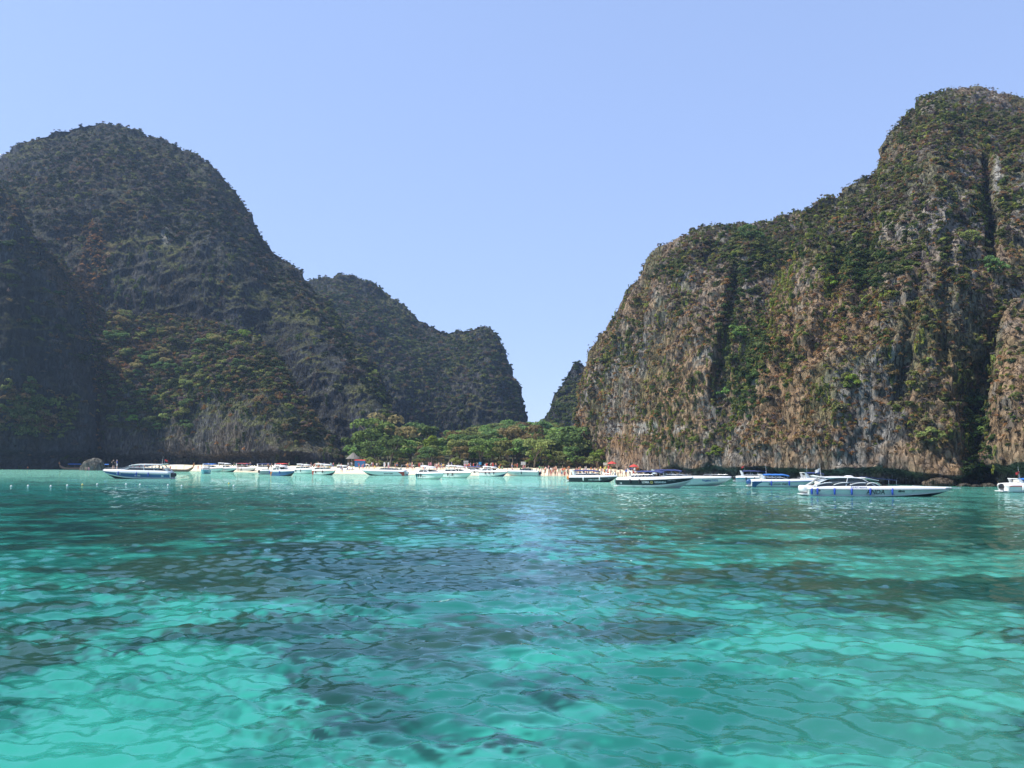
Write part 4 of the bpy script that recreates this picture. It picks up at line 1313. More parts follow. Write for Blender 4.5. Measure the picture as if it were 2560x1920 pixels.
    if roof:
        a, b = roof_u
        secs = []
        for q in np.linspace(0, 1, 13):
            u = a + (b - a) * q
            hb = (inner(0.3) - 0.05) * (0.82 + 0.18 * math.sin(math.pi * min(1, q * 1.15 + 0.12)))
            lift = 0.16 * max(0, (0.16 - q) / 0.16) ** 1.5 - 0.22 * max(0, (q - 0.72) / 0.28) ** 2
            z = roof_z - 0.05 + lift
            th = 0.07 + 0.05 * math.sin(math.pi * q)
            ring = [(-hb, z - 0.02), (-hb * 0.98, z + th * 0.55), (-hb * 0.55, z + th), (0, z + th + 0.03), (hb * 0.55, z + th), (hb * 0.98, z + th * 0.55), (hb, z - 0.02), (0, z - 0.01), (-hb, z - 0.02)]
            secs.append([Vector((H.x(u), y, zz)) for y, zz in ring])
        rf = link('roof', mesh_from(loft_bm(secs), 'roof', WHITE, True), parent=e)
        for sg in (-1, 1):
            for (ub, ut, th) in ((a - 0.075, a + 0.06, 0.16), (lerp(a, b, 0.55), lerp(a, b, 0.60), 0.06), (b + 0.05, b - 0.05, 0.08)):
                ub = min(max(ub, 0.01), 0.7)
                bm = bmesh.new()
                x0, x1 = H.x(ub), H.x(ut)
                yb_, yt_ = inner(ub) + 0.04, inner(0.3) - 0.12
                slab(bm, [(x0, sg * yb_, H.topz(ub) - 0.05), (x0 + th * 1.5, sg * yb_, H.topz(ub) - 0.05), (x1 + th, sg * yt_, roof_z - 0.03), (x1, sg * yt_, roof_z - 0.03)], (0, -sg * 0.07, 0))
                link('pillar', mesh_from(bm, 'pillar', WHITE), parent=e)
    if canopy:
        a, b = canopy_u
        secs = []
        for q in np.linspace(0, 1, 9):
            u = a + (b - a) * q
            hb = inner(0.3) * 0.95
            sag = -0.03 * math.sin(q * math.pi * 4) ** 2 - 0.18 * max(0, (q - 0.8) / 0.2) ** 1.5 - 0.06 * max(0, (0.12 - q) / 0.12)
            z = canopy_z + sag
            ring = [(-hb * 1.02, z - 0.16), (-hb, z - 0.03), (-hb * 0.5, z + 0.05), (0, z + 0.08), (hb * 0.5, z + 0.05), (hb, z - 0.03), (hb * 1.02, z - 0.16), (hb * 0.97, z - 0.05), (0, z + 0.05), (-hb * 0.97, z - 0.05), (-hb * 1.02, z - 0.16)]
            secs.append([Vector((H.x(u), y, zz)) for y, zz in ring])
        cn = link('canopy', mesh_from(loft_bm(secs, False), 'canopy', CANVAS[canopy], True), parent=e)
        for sg in (-1, 1):
            for q in np.linspace(0.04, 0.94, 4):
                u = a + (b - a) * q
                bm = bmesh.new()
                tube(bm, [Vector((H.x(u) - 0.1, sg * inner(u), H.topz(u) - 0.05)), Vector((H.x(u), sg * inner(0.3) * 0.93, canopy_z - 0.05))], [0.022, 0.022], 5)
                link('canopy_pole', mesh_from(bm, 'canopy_pole', STEEL), parent=e)
        if arch:
            for sg in (-1, 1):
                bm = bmesh.new()
                slab(bm, [(H.x(a) - 0.15, sg * inner(a), H.topz(a) - 0.05), (H.x(a) + 0.45, sg * inner(a), H.topz(a) - 0.05), (H.x(a) - 0.22, sg * (inner(a) - 0.12), canopy_z + 0.02), (H.x(a) - 0.5, sg * (inner(a) - 0.12), canopy_z + 0.02)], (0, -sg * 0.10, 0))
                link('arch_leg', mesh_from(bm, 'arch_leg', WHITE), parent=e)
            bm = bmesh.new()
            cbox(bm, (H.x(a) - 0.36, 0, canopy_z - 0.01), (0.28, inner(a) * 2 - 0.2, 0.08))
            link('arch_bar', mesh_from(bm, 'arch_bar', WHITE), parent=e)
    if rails:
        for sg in (-1, 1):
            us = [0.68, 0.76, 0.84, 0.91, 0.965]
            bm = bmesh.new()
            tube(bm, [Vector((H.x(u), sg * max(0.02, H.half(u) - 0.2), H.topz(u) + 0.30)) for u in us], [0.014] * 5, 5)
            rl = link('bow_rail', mesh_from(bm, 'bow_rail', STEEL), parent=e)
            for u in us:
                bm = bmesh.new()
                yy = sg * max(0.02, H.half(u) - 0.2)
                tube(bm, [Vector((H.x(u), yy, H.topz(u) - 0.02)), Vector((H.x(u), yy, H.topz(u) + 0.30))], [0.012] * 2, 4)
                link('rail_post', mesh_from(bm, 'rail_post', STEEL), parent=rl)
    for k in range(engines):
        outboard(e, H.x(0) - 0.05, (k - (engines - 1) / 2) * 0.62, 0.42, eng_mat, 1.05)
    if engines:
        bm = bmesh.new(); cbox(bm, (H.x(0) - 0.28, 0, 0.16), (0.62, B * 0.62, 0.10))
        link('swim_platform', mesh_from(bm, 'swim_platform', WHITE), parent=e)
    fm = fender_mesh(FEND[fender]) if fender else None
    for u in fenders:
        q = H.side_pt(u, 1.0, vis, 0.13)
        o = link('fender', fm, parent=e); o.location = q + Vector((0, 0, -0.22))
        bm = bmesh.new(); tube(bm, [Vector((0, 0, 0.34)), Vector((0, -vis * 0.16, 0.34 + 0.45 * top + 0.12))], [0.012] * 2, 4)
        link('rope', mesh_from(bm, 'rope', GREYP), parent=o)
    zr = (roof_z if roof else canopy_z if canopy else zt + 0.5)
    ua = (roof_u if roof else canopy_u)[0] + 0.06
    if antenna:
        bm = bmesh.new(); tube(bm, [Vector((H.x(ua), 0.3, zr)), Vector((H.x(ua) - 0.12, 0.3, zr + 1.5))], [0.018, 0.008], 5)
        link('antenna', mesh_from(bm, 'antenna', WHITE), parent=e)
    if flag:
        bm = bmesh.new(); tube(bm, [Vector((H.x(ua) - 0.2, -0.2, zr)), Vector((H.x(ua) - 0.3, -0.2, zr + 0.95))], [0.014, 0.010], 5)
        fp = link('flag_pole', mesh_from(bm, 'flag_pole', STEEL), parent=e)
        fl = link('flag', flag_mesh(CANVAS[flag], 0.34), parent=fp); fl.location = (H.x(ua) - 0.3, -0.2, zr + 0.95)
    for (body, u, z, size, mat, bold) in texts:
        dirx = -vis       # starboard reads stern to bow, port the other way
        def fn(tx, tz, u=u, z=z):
            return H.at_xz(H.x(u) + dirx * tx, z + tz, vis, 0.03)
        link('lettering', text_mesh(body, size, SUN_TXT[mat], fn, bold), parent=e)
    # foredeck hatch and bow roller
    bm = bmesh.new(); cbox(bm, (H.x(0.76), 0, H.topz(0.76) + 0.10), (0.6, 0.6, 0.05))
    link('hatch', mesh_from(bm, 'hatch', GREYP), parent=e)
    BOATS.append((e, H, px))
    return e, H, vis

def big_boats():
    # long white catamaran-like tour boat with arched windows
    e, H, vis = speedboat('longest white tour boat, arched dark windows under a white roof, blue fenders along its side', 2196, 1240, 15.2, -3, B=3.4, side=0.70, top=0.36, rise=0.12,
        hull='green', bottom='ink', lit_strip='white', roof=True, roof_u=(0.055, 0.40), roof_z=1.95, cabin_u=(0.06, 0.56), glass_h=0.0, engines=3, eng_mat=WHITE,
        fender='blue', fenders=(0.012, 0.05, 0.165, 0.28, 0.405, 0.555), antenna=True, flag='white', stern='white', rails=False,
        texts=(('099', 0.04, 0.44, 0.34, 'black', 0.01), ('PHUKET MARINE', 0.275, 0.86, 0.22, 'blue', 0.006), ('ANDA', 0.385, 0.24, 0.66, 'black', 0.004), ('VARIN CLUB', 0.388, 0.10, 0.15, 'grey', 0.0), ('dings', 0.60, 0.46, 0.34, 'black', 0.012), ('BC', 0.70, 0.52, 0.2, 'grey', 0.0)))
    def inner(u): return max(0.05, H.half(u) - 0.2)
    for sg in (-1, 1):
        # row of arched side windows
        for (a, b) in ((0.055, 0.155), (0.165, 0.265), (0.275, 0.385), (0.39, 0.475)):
            pts = []
            for q in np.linspace(0, 1, 9):
                u = a + (b - a) * q
                hgt = 0.34 * (0.10 + 0.90 * math.sin(math.pi * (0.04 + 0.60 * q)) ** 0.8) if b < 0.45 else 0.34 * max(0.03, math.sin(math.pi * (0.12 + 0.86 * q)) ** 0.7)
                pts.append((H.x(u), sg * (inner(u) - 0.03), H.topz(u) + hgt))
            poly = [(H.x(a), sg * inner(a), H.topz(a) - 0.02)] + pts + [(H.x(b), sg * inner(b), H.topz(b) - 0.02)]
            bm = bmesh.new(); slab(bm, poly, (0, -sg * 0.04, 0))
            w_ = link('window', mesh_from(bm, 'window', GLASS), parent=e)
            bm = bmesh.new(); tube(bm, [Vector(q) + Vector((0, sg * 0.03, 0.01)) for q in pts], [0.045] * len(pts), 6)
            link('frame', mesh_from(bm, 'frame', WHITE, True), parent=w_)
        # upper open side: dark band below the roof and a grab rail
        bm = bmesh.new(); slab(bm, [(H.x(0.14), sg * (inner(0.3) - 0.35), H.topz(0.2) + 0.3), (H.x(0.42), sg * (inner(0.3) - 0.35), H.topz(0.4) + 0.3), (H.x(0.36), sg * (inner(0.3) - 0.35), 1.86), (H.x(0.16), sg * (inner(0.3) - 0.35), 1.86)], (0, -sg * 0.04, 0))
        link('cabin_side', mesh_from(bm, 'cabin_side', GLASS), parent=e)
        bm = bmesh.new(); tube(bm, [Vector((H.x(u), sg * inner(u), H.topz(u) + 0.40)) for u in (0.10, 0.2, 0.3, 0.44)], [0.018] * 4, 5)
        link('grab_rail', mesh_from(bm, 'grab_rail', STEEL), parent=e)
        # sloping stern quarter
        bm = bmesh.new(); tube(bm, [Vector((H.x(0.03), sg * inner(0.05), H.topz(0.03))), Vector((H.x(0.07), sg * inner(0.07), 1.40)), Vector((H.x(0.13), sg * (inner(0.1) - 0.1), 1.78)), Vector((H.x(0.2), sg * (inner(0.2) - 0.15), 1.92))], [0.06] * 4, 6)
        link('stern_arch', mesh_from(bm, 'stern_arch', WHITE, True), parent=e)
    # raked dark windscreen, white visor, navy awning forward
    bm = bmesh.new()
    slab(bm, [(H.x(0.565), -1.05, H.topz(0.56)), (H.x(0.565), 1.05, H.topz(0.56)), (H.x(0.47), 1.2, 1.50), (H.x(0.47), -1.2, 1.50)], (-0.05, 0, 0))
    link('windscreen', mesh_from(bm, 'windscreen', GLASS), parent=e)
    bm = bmesh.new()
    slab(bm, [(H.x(0.385), -1.38, 1.90), (H.x(0.385), 1.38, 1.90), (H.x(0.475), 1.38, 1.62), (H.x(0.475), -1.38, 1.62)], (0, 0, 0.06))
    link('visor', mesh_from(bm, 'visor', WHITE), parent=e)
    bm = bmesh.new()
    slab(bm, [(H.x(0.40), -1.2, 1.98), (H.x(0.40), 1.2, 1.98), (H.x(0.60), 1.1, 1.68), (H.x(0.60), -1.1, 1.68)], (0, 0, 0.04))
    aw = link('awning', mesh_from(bm, 'awning', CANVAS['navy']), parent=e)
    for sg in (-1, 1):
        bm = bmesh.new(); tube(bm, [Vector((H.x(0.60), sg * 1.1, H.topz(0.6))), Vector((H.x(0.60), sg * 1.1, 1.68))], [0.02] * 2, 5)
        link('awning_pole', mesh_from(bm, 'awning_pole', STEEL), parent=aw)
    bm = bmesh.new()
    secs = [[Vector((H.x(0.30) + 0.5 * math.cos(a) * r, 0.35 * math.sin(a) * r, z)) for a in [6.2832 * k / 10 for k in range(11)]] for z, r in ((2.0, 1.0), (2.08, 0.95), (2.14, 0.5), (2.15, 0.1))]
    link('radar_dome', mesh_from(loft_bm(secs), 'radar_dome', WHITE, True), parent=e)
    # bow platform reaching forward over the stem
    bm = bmesh.new()
    slab(bm, [(H.x(0.95), -0.35, H.topz(0.97) - 0.06), (H.x(1.0) + 0.9, -0.2, H.topz(1.0) - 0.08), (H.x(1.0) + 0.9, 0.2, H.topz(1.0) - 0.08), (H.x(0.95), 0.35, H.topz(0.97) - 0.06)], (0, 0, 0.07))
    link('bow_platform', mesh_from(bm, 'bow_platform', WHITE), parent=e)

    five = [(0.20 + 0.052 * k, 0.242 + 0.052 * k, 0.008, -0.008) for k in range(5)] + [(0.465, 0.53, 0.01, 0.03)]
    speedboat('black and white cruiser with five square side windows and white lettering', 1640, 1219, 10.6, -30, B=3.0, side=0.98, top=0.42, rise=0.42, hull='white', bottom='white', band='ink', band_k=(0.30, 1.0),
        roof=None, cabin_u=(0.17, 0.54), glass_h=0.34, windows=five, canopy='navy', canopy_u=(0.28, 0.62), canopy_z=2.25, arch=False, engines=2, fender='black', fenders=(0.2, 0.33),
        texts=(('15', 0.045, 0.42, 0.34, 'white', 0.012), ('LOMA', 0.36, 0.62, 0.38, 'white', 0.014), ('LEGANDA', 0.53, 0.66, 0.34, 'white', 0.014), ('O', 0.473, 0.58, 0.46, 'gold', 0.03), ('andaman tour', 0.70, 0.96, 0.18, 'white', 0.0)))
    speedboat('long white boat with four digits on its pale green, water-lit bow, navy canopy aft', 1722, 1214, 12.6, -14, B=3.1, side=1.0, top=0.40, rise=0.22, hull='green', bottom='green',
        cabin_u=(0.2, 0.5), glass_h=0.3, canopy='navy', canopy_u=(0.10, 0.42), canopy_z=2.35, engines=2, antenna=True, texts=(('Nagalad 3333', 0.66, 0.70, 0.42, 'blue', 0.006),))
    speedboat('white speedboat with a bright blue canopy and black capital letters on its side', 1965, 1218, 10.0, -7, B=2.9, side=0.78, top=0.36, rise=0.22, hull='green', bottom='green', stripe='blue', stern='blue',
        cabin_u=(0.16, 0.52), glass_h=0.30, canopy='blue', canopy_u=(0.17, 0.53), canopy_z=1.85, engines=2, eng_mat=HULLS['blue'], fender='blue', fenders=(0.27, 0.52), antenna=True,
        texts=(('SEA ANGEL SPEED', 0.235, 0.34, 0.34, 'black', 0.008), ('15', 0.115, 0.83, 0.24, 'grey', 0.004)))
    speedboat('white speedboat with a navy canopy and pink flag, half hidden by the blue-canopied boat', 1905, 1205, 9.5, -16, hull='sky', bottom='white', band='white', band_k=(0.0, 0.62), side=0.75, canopy='navy', canopy_u=(0.13, 0.6), canopy_z=2.1,
        glass_h=0.25, flag='red', fender='black', fenders=(0.2, 0.36), engines=2, texts=(('SEA SPEED', 0.2, 0.34, 0.3, 'blue', 0.0),))
    speedboat('small boat with a navy canopy between the two big white boats', 2060, 1212, 8.0, 4, hull='white', canopy='navy', canopy_u=(0.1, 0.45), canopy_z=2.0, glass_h=0.2, antenna=True, engines=1)
    speedboat('white and red striped boat with a tall white arch and blue canopy', 2602, 1231, 9.6, 2, B=2.9, side=0.78, top=0.40, rise=0.2, hull='white', stripe='red', bottom='ink',
        cabin_u=(0.2, 0.6), glass_h=0.32, canopy='blue', canopy_u=(0.18, 0.6), canopy_z=1.72, engines=1, fender='white', fenders=(0.17, 0.4), antenna=True, flag='red')
    speedboat('black-hulled open boat with a navy canopy and orange life ring, moored by the crowd', 1484, 1205, 8.4, -18, B=2.7, side=0.75, top=0.42, rise=0.3, hull='white', bottom='ink', band='ink', band_k=(0.0, 0.98),
        cabin_u=(0.08, 0.66), glass_h=0.30, canopy='navy', canopy_u=(0.10, 0.62), canopy_z=2.05, engines=2, eng_mat=HULLS['orange'], fender='white', fenders=(0.32, 0.66), texts=(('LOMA O LEGANDA', 0.42, 0.32, 0.26, 'white', 0.008), ('16', 0.82, 0.62, 0.2, 'white', 0.0)))
    # the blue and white boat in front of the knoll
    speedboat('blue and white speedboat with black outboards, white roof and red flag, alone before the knoll', 343, 1197, 11.9, 184, B=3.0, side=0.95, top=0.52, rise=0.42, hull='white', bottom='ink', band='blue', band_k=(0.22, 0.86),
        roof=True, roof_u=(0.08, 0.60), roof_z=2.55, cabin_u=(0.05, 0.66), glass_h=0.42, windows=[(0.04, 0.22, 0.13, -0.02), (0.24, 0.64, 0.0, 0.06)], engines=3, fender='blue', fenders=(0.30, 0.47, 0.74), antenna=True, flag='red',
        texts=(('elnsx', 0.78, 0.78, 0.42, 'white', 0.008), ('anlsa', 0.50, 0.46, 0.50, 'white', 0.012), ('30', 0.125, 0.36, 0.44, 'white', 0.012)))
big_boats()

def moored_boats():
    W = 'white'
    rows = [
     # label, px, py, L, heading, options
     ('white boat with a blue canopy at the sandy edge, beside the sky blue dinghy', 534, 1180, 9.5, -38, dict(canopy='blue', canopy_z=2.1, hull='green', bottom='green', stripe='red', glass_h=0.25)),
     ('white boat with a long white roof beside the maroon canopied one', 568, 1180, 9.5, -40, dict(roof=True, roof_z=2.3, hull='green', bottom='ink', fender='black', fenders=(0.4,))),
     ('white boat with a maroon canopy and black bow bottom', 616, 1180, 10.0, -42, dict(canopy='maroon', canopy_z=2.3, hull='green', bottom='ink', fender='black', fenders=(0.45,), glass_h=0.25)),
     ('white boat with a navy canopy behind the grey dinghy', 672, 1180, 10.0, -35, dict(canopy='navy', canopy_u=(0.1, 0.6), canopy_z=2.2, hull='green', bottom='green', glass_h=0.2)),
     ('navy canopied boat drawn up behind the red canopy', 655, 1176, 9.0, -60, dict(canopy='navy', canopy_z=2.1, hull='white', glass_h=0.2)),
     ('white boat with blue lower hull and orange stern, sloping white roof', 711, 1190, 9.8, -50, dict(roof=True, roof_z=2.0, roof_u=(0.14, 0.46), hull='white', band='blue', band_k=(0.0, 0.85), stern='orange', bottom='ink', cabin_u=(0.1, 0.5), fender='blue', fenders=(0.02, 0.55), engines=2)),
     ('boat with a red canopy behind the orange sterned boat', 712, 1181, 9.5, -45, dict(canopy='red', canopy_z=2.35, hull='white', glass_h=0.2)),
     ('pale green, water-lit boat with a curved white roof beside a blue canopy', 765, 1184, 9.6, -45, dict(roof=True, roof_z=2.2, roof_u=(0.15, 0.6), hull='green', bottom='green', fender='black', fenders=(0.2, 0.45))),
     ('boat with a plain blue canopy pulled in behind the curved white roof', 785, 1179, 9.0, -50, dict(canopy='blue', canopy_z=2.3, hull='white', glass_h=0.2)),
     ('pale boat with a red stern patch and black bow bottom', 814, 1188, 9.6, -50, dict(roof=True, roof_z=2.35, roof_u=(0.12, 0.66), hull='green', bottom='ink', stern='red', stripe='orange', fender='black', fenders=(0.25, 0.6), cabin_u=(0.08, 0.66))),
     ('small dark green and white boat next to the red sterned one', 864, 1183, 8.5, -45, dict(roof=True, roof_z=1.9, roof_u=(0.12, 0.5), hull='green', band='teal', band_k=(0.5, 1.0), glass_h=0.3)),
     ('white boat with red life vests along its rail', 905, 1181, 9.0, 150, dict(canopy='white', canopy_z=2.2, hull='white', stripe='red', glass_h=0.2, bottom='ink')),
     ('sleek pale green, water-lit boat with long dark windows and a red stern', 960, 1189, 11.2, 168, dict(hull='green', bottom='ink', stern='red', cabin_u=(0.12, 0.62), glass_h=0.36, windows=[(0.06, 0.30, 0.16, 0.0), (0.31, 0.62, 0.0, 0.14)], top=0.45, engines=2, eng_mat=WHITE, roof=None,
        texts=(('BLACK TOURS', 0.46, 0.40, 0.34, 'black', 0.01),))),
     ('white roofed boat with small black fenders behind the sleek boat', 1032, 1184, 9.5, -35, dict(roof=True, roof_z=2.2, roof_u=(0.1, 0.6), hull='green', bottom='green', fender='black', fenders=(0.1, 0.2, 0.3))),
     ('teal striped white boat with a low roof and blue outboard', 1080, 1198, 9.2, -56, dict(roof=True, roof_z=2.15, roof_u=(0.16, 0.5), hull='green', bottom='green', stripe='teal', stern='teal', eng_mat=HULLS['teal'], fender='black', fenders=(0.1, 0.2, 0.3), cabin_u=(0.12, 0.55), texts=(('SIAM TOUR', 0.3, 0.4, 0.3, 'grey', 0.004),))),
     ('white boat with split dark windows and white pillar, brown rub rail', 1146, 1195, 9.4, -52, dict(roof=True, roof_z=2.25, roof_u=(0.14, 0.62), hull='green', bottom='green', stripe='wood', fender='black', fenders=(0.3, 0.48), cabin_u=(0.1, 0.62), texts=(('Andaman', 0.36, 0.42, 0.3, 'grey', 0.004),))),
     ('small boat with a purple-navy canopy between two white boats', 1196, 1188, 8.8, -48, dict(canopy='navy', canopy_u=(0.08, 0.62), canopy_z=2.0, hull='green', bottom='green', fender='black', fenders=(0.15, 0.3, 0.5), glass_h=0.25)),
     ('navy canopied boat close in at the crowded sand', 1110, 1183, 8.5, -60, dict(canopy='navy', canopy_z=2.3, hull='white', glass_h=0.2)),
     ('navy canopied boat behind the split window boat', 1165, 1183, 8.5, -55, dict(canopy='navy', canopy_z=2.2, hull='white', glass_h=0.2)),
     ('white boat with an orange-red stripe and dark blue bow bottom', 1237, 1191, 9.0, -46, dict(roof=True, roof_z=2.0, roof_u=(0.12, 0.5), hull='white', bottom='navy', stripe='red', fender='black', fenders=(0.3, 0.45, 0.62), cabin_u=(0.1, 0.55))),
     ('low white boat with black outboards and dark open windscreen', 1305, 1190, 8.6, 172, dict(hull='green', bottom='green', cabin_u=(0.2, 0.6), glass_h=0.34, roof=None, engines=2, fender='black', fenders=(0.5,), canopy='black', canopy_u=(0.22, 0.5), canopy_z=1.6, arch=False, texts=(('KRABI 8', 0.7, 0.42, 0.3, 'grey', 0.004),))),
     ('small blue-grey boat at the water edge beside the cliff', 1592, 1190, 6.5, -20, dict(hull='grey', canopy='navy', canopy_u=(0.2, 0.6), canopy_z=1.7, glass_h=0.0, rails=False)),
    ]
    for (lab, px, py, L, hd, o) in rows:
        o = dict(o)
        o.setdefault('B', 2.7); o.setdefault('side', 0.95); o.setdefault('top', 0.42)
        if o.get('roof'): o['roof_z'] += 0.3
        if o.get('canopy'): o['canopy_z'] += 0.3; o.setdefault('rise', 0.3); o.setdefault('cabin_u', (0.12, 0.58))
        if o.get('canopy'): o.setdefault('canopy_u', (0.1, 0.56))
        speedboat(lab, px, py, L, hd, **o)
moored_boats()

def longtail(label, px, py, L, heading, canopy, prow_col, hullm='wood'):
    p = on_water(px, py)
    e = bpy.data.objects.new('longtail_boat', None); COL.objects.link(e); e.empty_display_size = 0.5
    e.location = (p.x, p.y, 0); e.rotation_euler = (0, 0, R(heading))
    e['label'] = label; e['category'] = 'boat'; e['group'] = 'longtail boats at the shaded shore'
    secs = []
    for u in np.linspace(0, 1, 15):
        b = 0.9 * (1 - abs(2 * u - 0.95) ** 2.6 * 0.93)
        zt = 0.65 + 0.25 * (1 - u) ** 3 + 1.15 * max(0, (u - 0.72) / 0.28) ** 2
        zk = -0.3 + 0.35 * (1 - u) ** 4 + 1.3 * max(0, (u - 0.74) / 0.26) ** 1.8
        x = (u - 0.5) * L
        secs.append([Vector((x, -b, zt)), Vector((x, -b * 0.8, zk + 0.3 * (zt - zk))), Vector((x, 0, zk)), Vector((x, b * 0.8, zk + 0.3 * (zt - zk))), Vector((x, b, zt)), Vector((x, b * 0.7, zt - 0.12)), Vector((x, -b * 0.7, zt - 0.12)), Vector((x, -b, zt))])
    link('hull', mesh_from(loft_bm(secs), 'hull', HULLS[hullm], True), parent=e)
    bm = bmesh.new()
    tube(bm, [Vector((L * 0.49, 0, 1.5)), Vector((L * 0.51, 0, 2.1)), Vector((L * 0.515, 0, 2.8))], [0.16, 0.13, 0.10], 6)
    pr = link('prow', mesh_from(bm, 'prow', HULLS[hullm]), parent=e)
    bm = bmesh.new(); tube(bm, [Vector((L * 0.505, 0, 1.95)), Vector((L * 0.51, 0, 2.35))], [0.24, 0.22], 8)
    link('garland', mesh_from(bm, 'garland', HULLS[prow_col]), parent=pr)
    if canopy:
        bm = bmesh.new()
        slab(bm, [(-L * 0.28, -0.95, 1.75), (L * 0.2, -0.95, 1.75), (L * 0.2, 0, 1.95), (L * 0.2, 0.95, 1.75), (-L * 0.28, 0.95, 1.75), (-L * 0.28, 0, 1.95)], (0, 0, 0.05))
        cn = link('canopy', mesh_from(bm, 'canopy', CANVAS[canopy]), parent=e)
        for sx in (-0.27, -0.05, 0.19):
            for sy in (-0.85, 0.85):
                bm = bmesh.new(); tube(bm, [Vector((L * sx, sy, 0.5)), Vector((L * sx, sy, 1.78))], [0.03] * 2, 5)
                link('canopy_post', mesh_from(bm, 'canopy_post', HULLS['wood']), parent=cn)
    bm = bmesh.new(); cbox(bm, (-L * 0.46, 0, 1.05), (0.7, 0.45, 0.4))
    en = link('engine', mesh_from(bm, 'engine', BLACK), parent=e)
    bm = bmesh.new(); tube(bm, [Vector((-L * 0.48, 0, 0.95)), Vector((-L * 0.72, 0.2, 0.1))], [0.04] * 2, 5)
    link('tail_shaft', mesh_from(bm, 'tail_shaft', STEEL), parent=en)
longtail('wooden longtail boat with an orange garland on its tall prow', 183, 1174, 8.5, 205, 'blue', 'orange')
longtail('wooden longtail boat with a yellow and orange garland beside the boulder', 252, 1175, 8.5, 200, 'blue', 'orange')
longtail('dark tour boat under a yellow and white awning behind the blue speedboat', 444, 1179, 9.0, 10, 'white', 'orange')
def yellow_awning():
    p = on_water(426, 1178)
    o = bpy.data.objects['longtail_boat.002']
    bm = bmesh.new(); slab(bm, [(-4.4, -1.0, 1.98), (-2.4, -1.0, 1.98), (-2.4, 1.0, 1.98), (-4.4, 1.0, 1.98)], (0, 0, 0.06))
    link('awning', mesh_from(bm, 'awning', CANVAS['yellow']), parent=o)
yellow_awning()

def dinghy(label, px, py, L, heading, hullm, cabin=None):
    speedboat(label, px, py, L, heading, B=2.2, side=0.85, top=0.2, rise=0.3, hull=hullm, bottom=hullm, glass_h=0.0, engines=1, rails=False, name='dinghy', group='small boats at the beach', canopy=cabin, canopy_u=(0.15, 0.5), canopy_z=1.7, arch=False)
dinghy('sky blue small boat seen bow-on at the sand beside the knoll', 513, 1184, 6.0, -80, 'sky', 'white')
dinghy('grey open dinghy drifting between moored white boats', 674, 1186, 4.5, 10, 'grey')

# mooring buoys in a line
def buoys():
    m1, m2 = paint('white_buoy', (0.78, 0.78, 0.74), 0.4), paint('yellow_buoy', (0.70, 0.55, 0.10), 0.4)
    def buoy_mesh(mat):
        secs = []
        for z, r in [(-0.16, 0.03), (-0.10, 0.09), (0, 0.125), (0.08, 0.10), (0.11, 0.05), (0.15, 0.04), (0.16, 0.01)]:
            secs.append([Vector((r * math.cos(a), r * math.sin(a), z)) for a in [6.2832 * k / 10 for k in range(11)]])
        return mesh_from(loft_bm(secs), 'buoy', mat, True)
    a, b = buoy_mesh(m1), buoy_mesh(m2)
    for k, (px, py) in enumerate([(28, 1217), (70, 1216), (127, 1217), (168, 1215), (206, 1213), (243, 1212), (315, 1212), (350, 1213), (420, 1214), (454, 1216), (572, 1210), (584, 1216)]):
        y = k in (4, 10)
        o = link('buoy', b if y else a, None, None, None, 'yellow round float in the line of white buoys' if y else 'small white float in the buoy line before the knoll', 'buoy', 'floats of the buoy line')
        p = on_water(px, py); o.location = (p.x, p.y, 0.05)
buoys()
# ------------------------------------------------------------------ people
def skinned(points, edges, radii, root=0):
    """one continuous body grown over a joint skeleton"""
    me = bpy.data.meshes.new('body')
    me.from_pydata(points, edges, [])
    o = bpy.data.objects.new('body_tmp', me); COL.objects.link(o)
    md = o.modifiers.new('skin', 'SKIN'); md.use_smooth_shade = True
    for v, r in zip(me.skin_vertices[0].data, radii): v.radius = (r, r * 0.9)
    me.skin_vertices[0].data[root].use_root = True
    sb = o.modifiers.new('sub', 'SUBSURF'); sb.levels = 1; sb.render_levels = 1
    dg = bpy.context.evaluated_depsgraph_get()
    out = bpy.data.meshes.new_from_object(o.evaluated_get(dg))
    bpy.data.objects.remove(o)
    return out

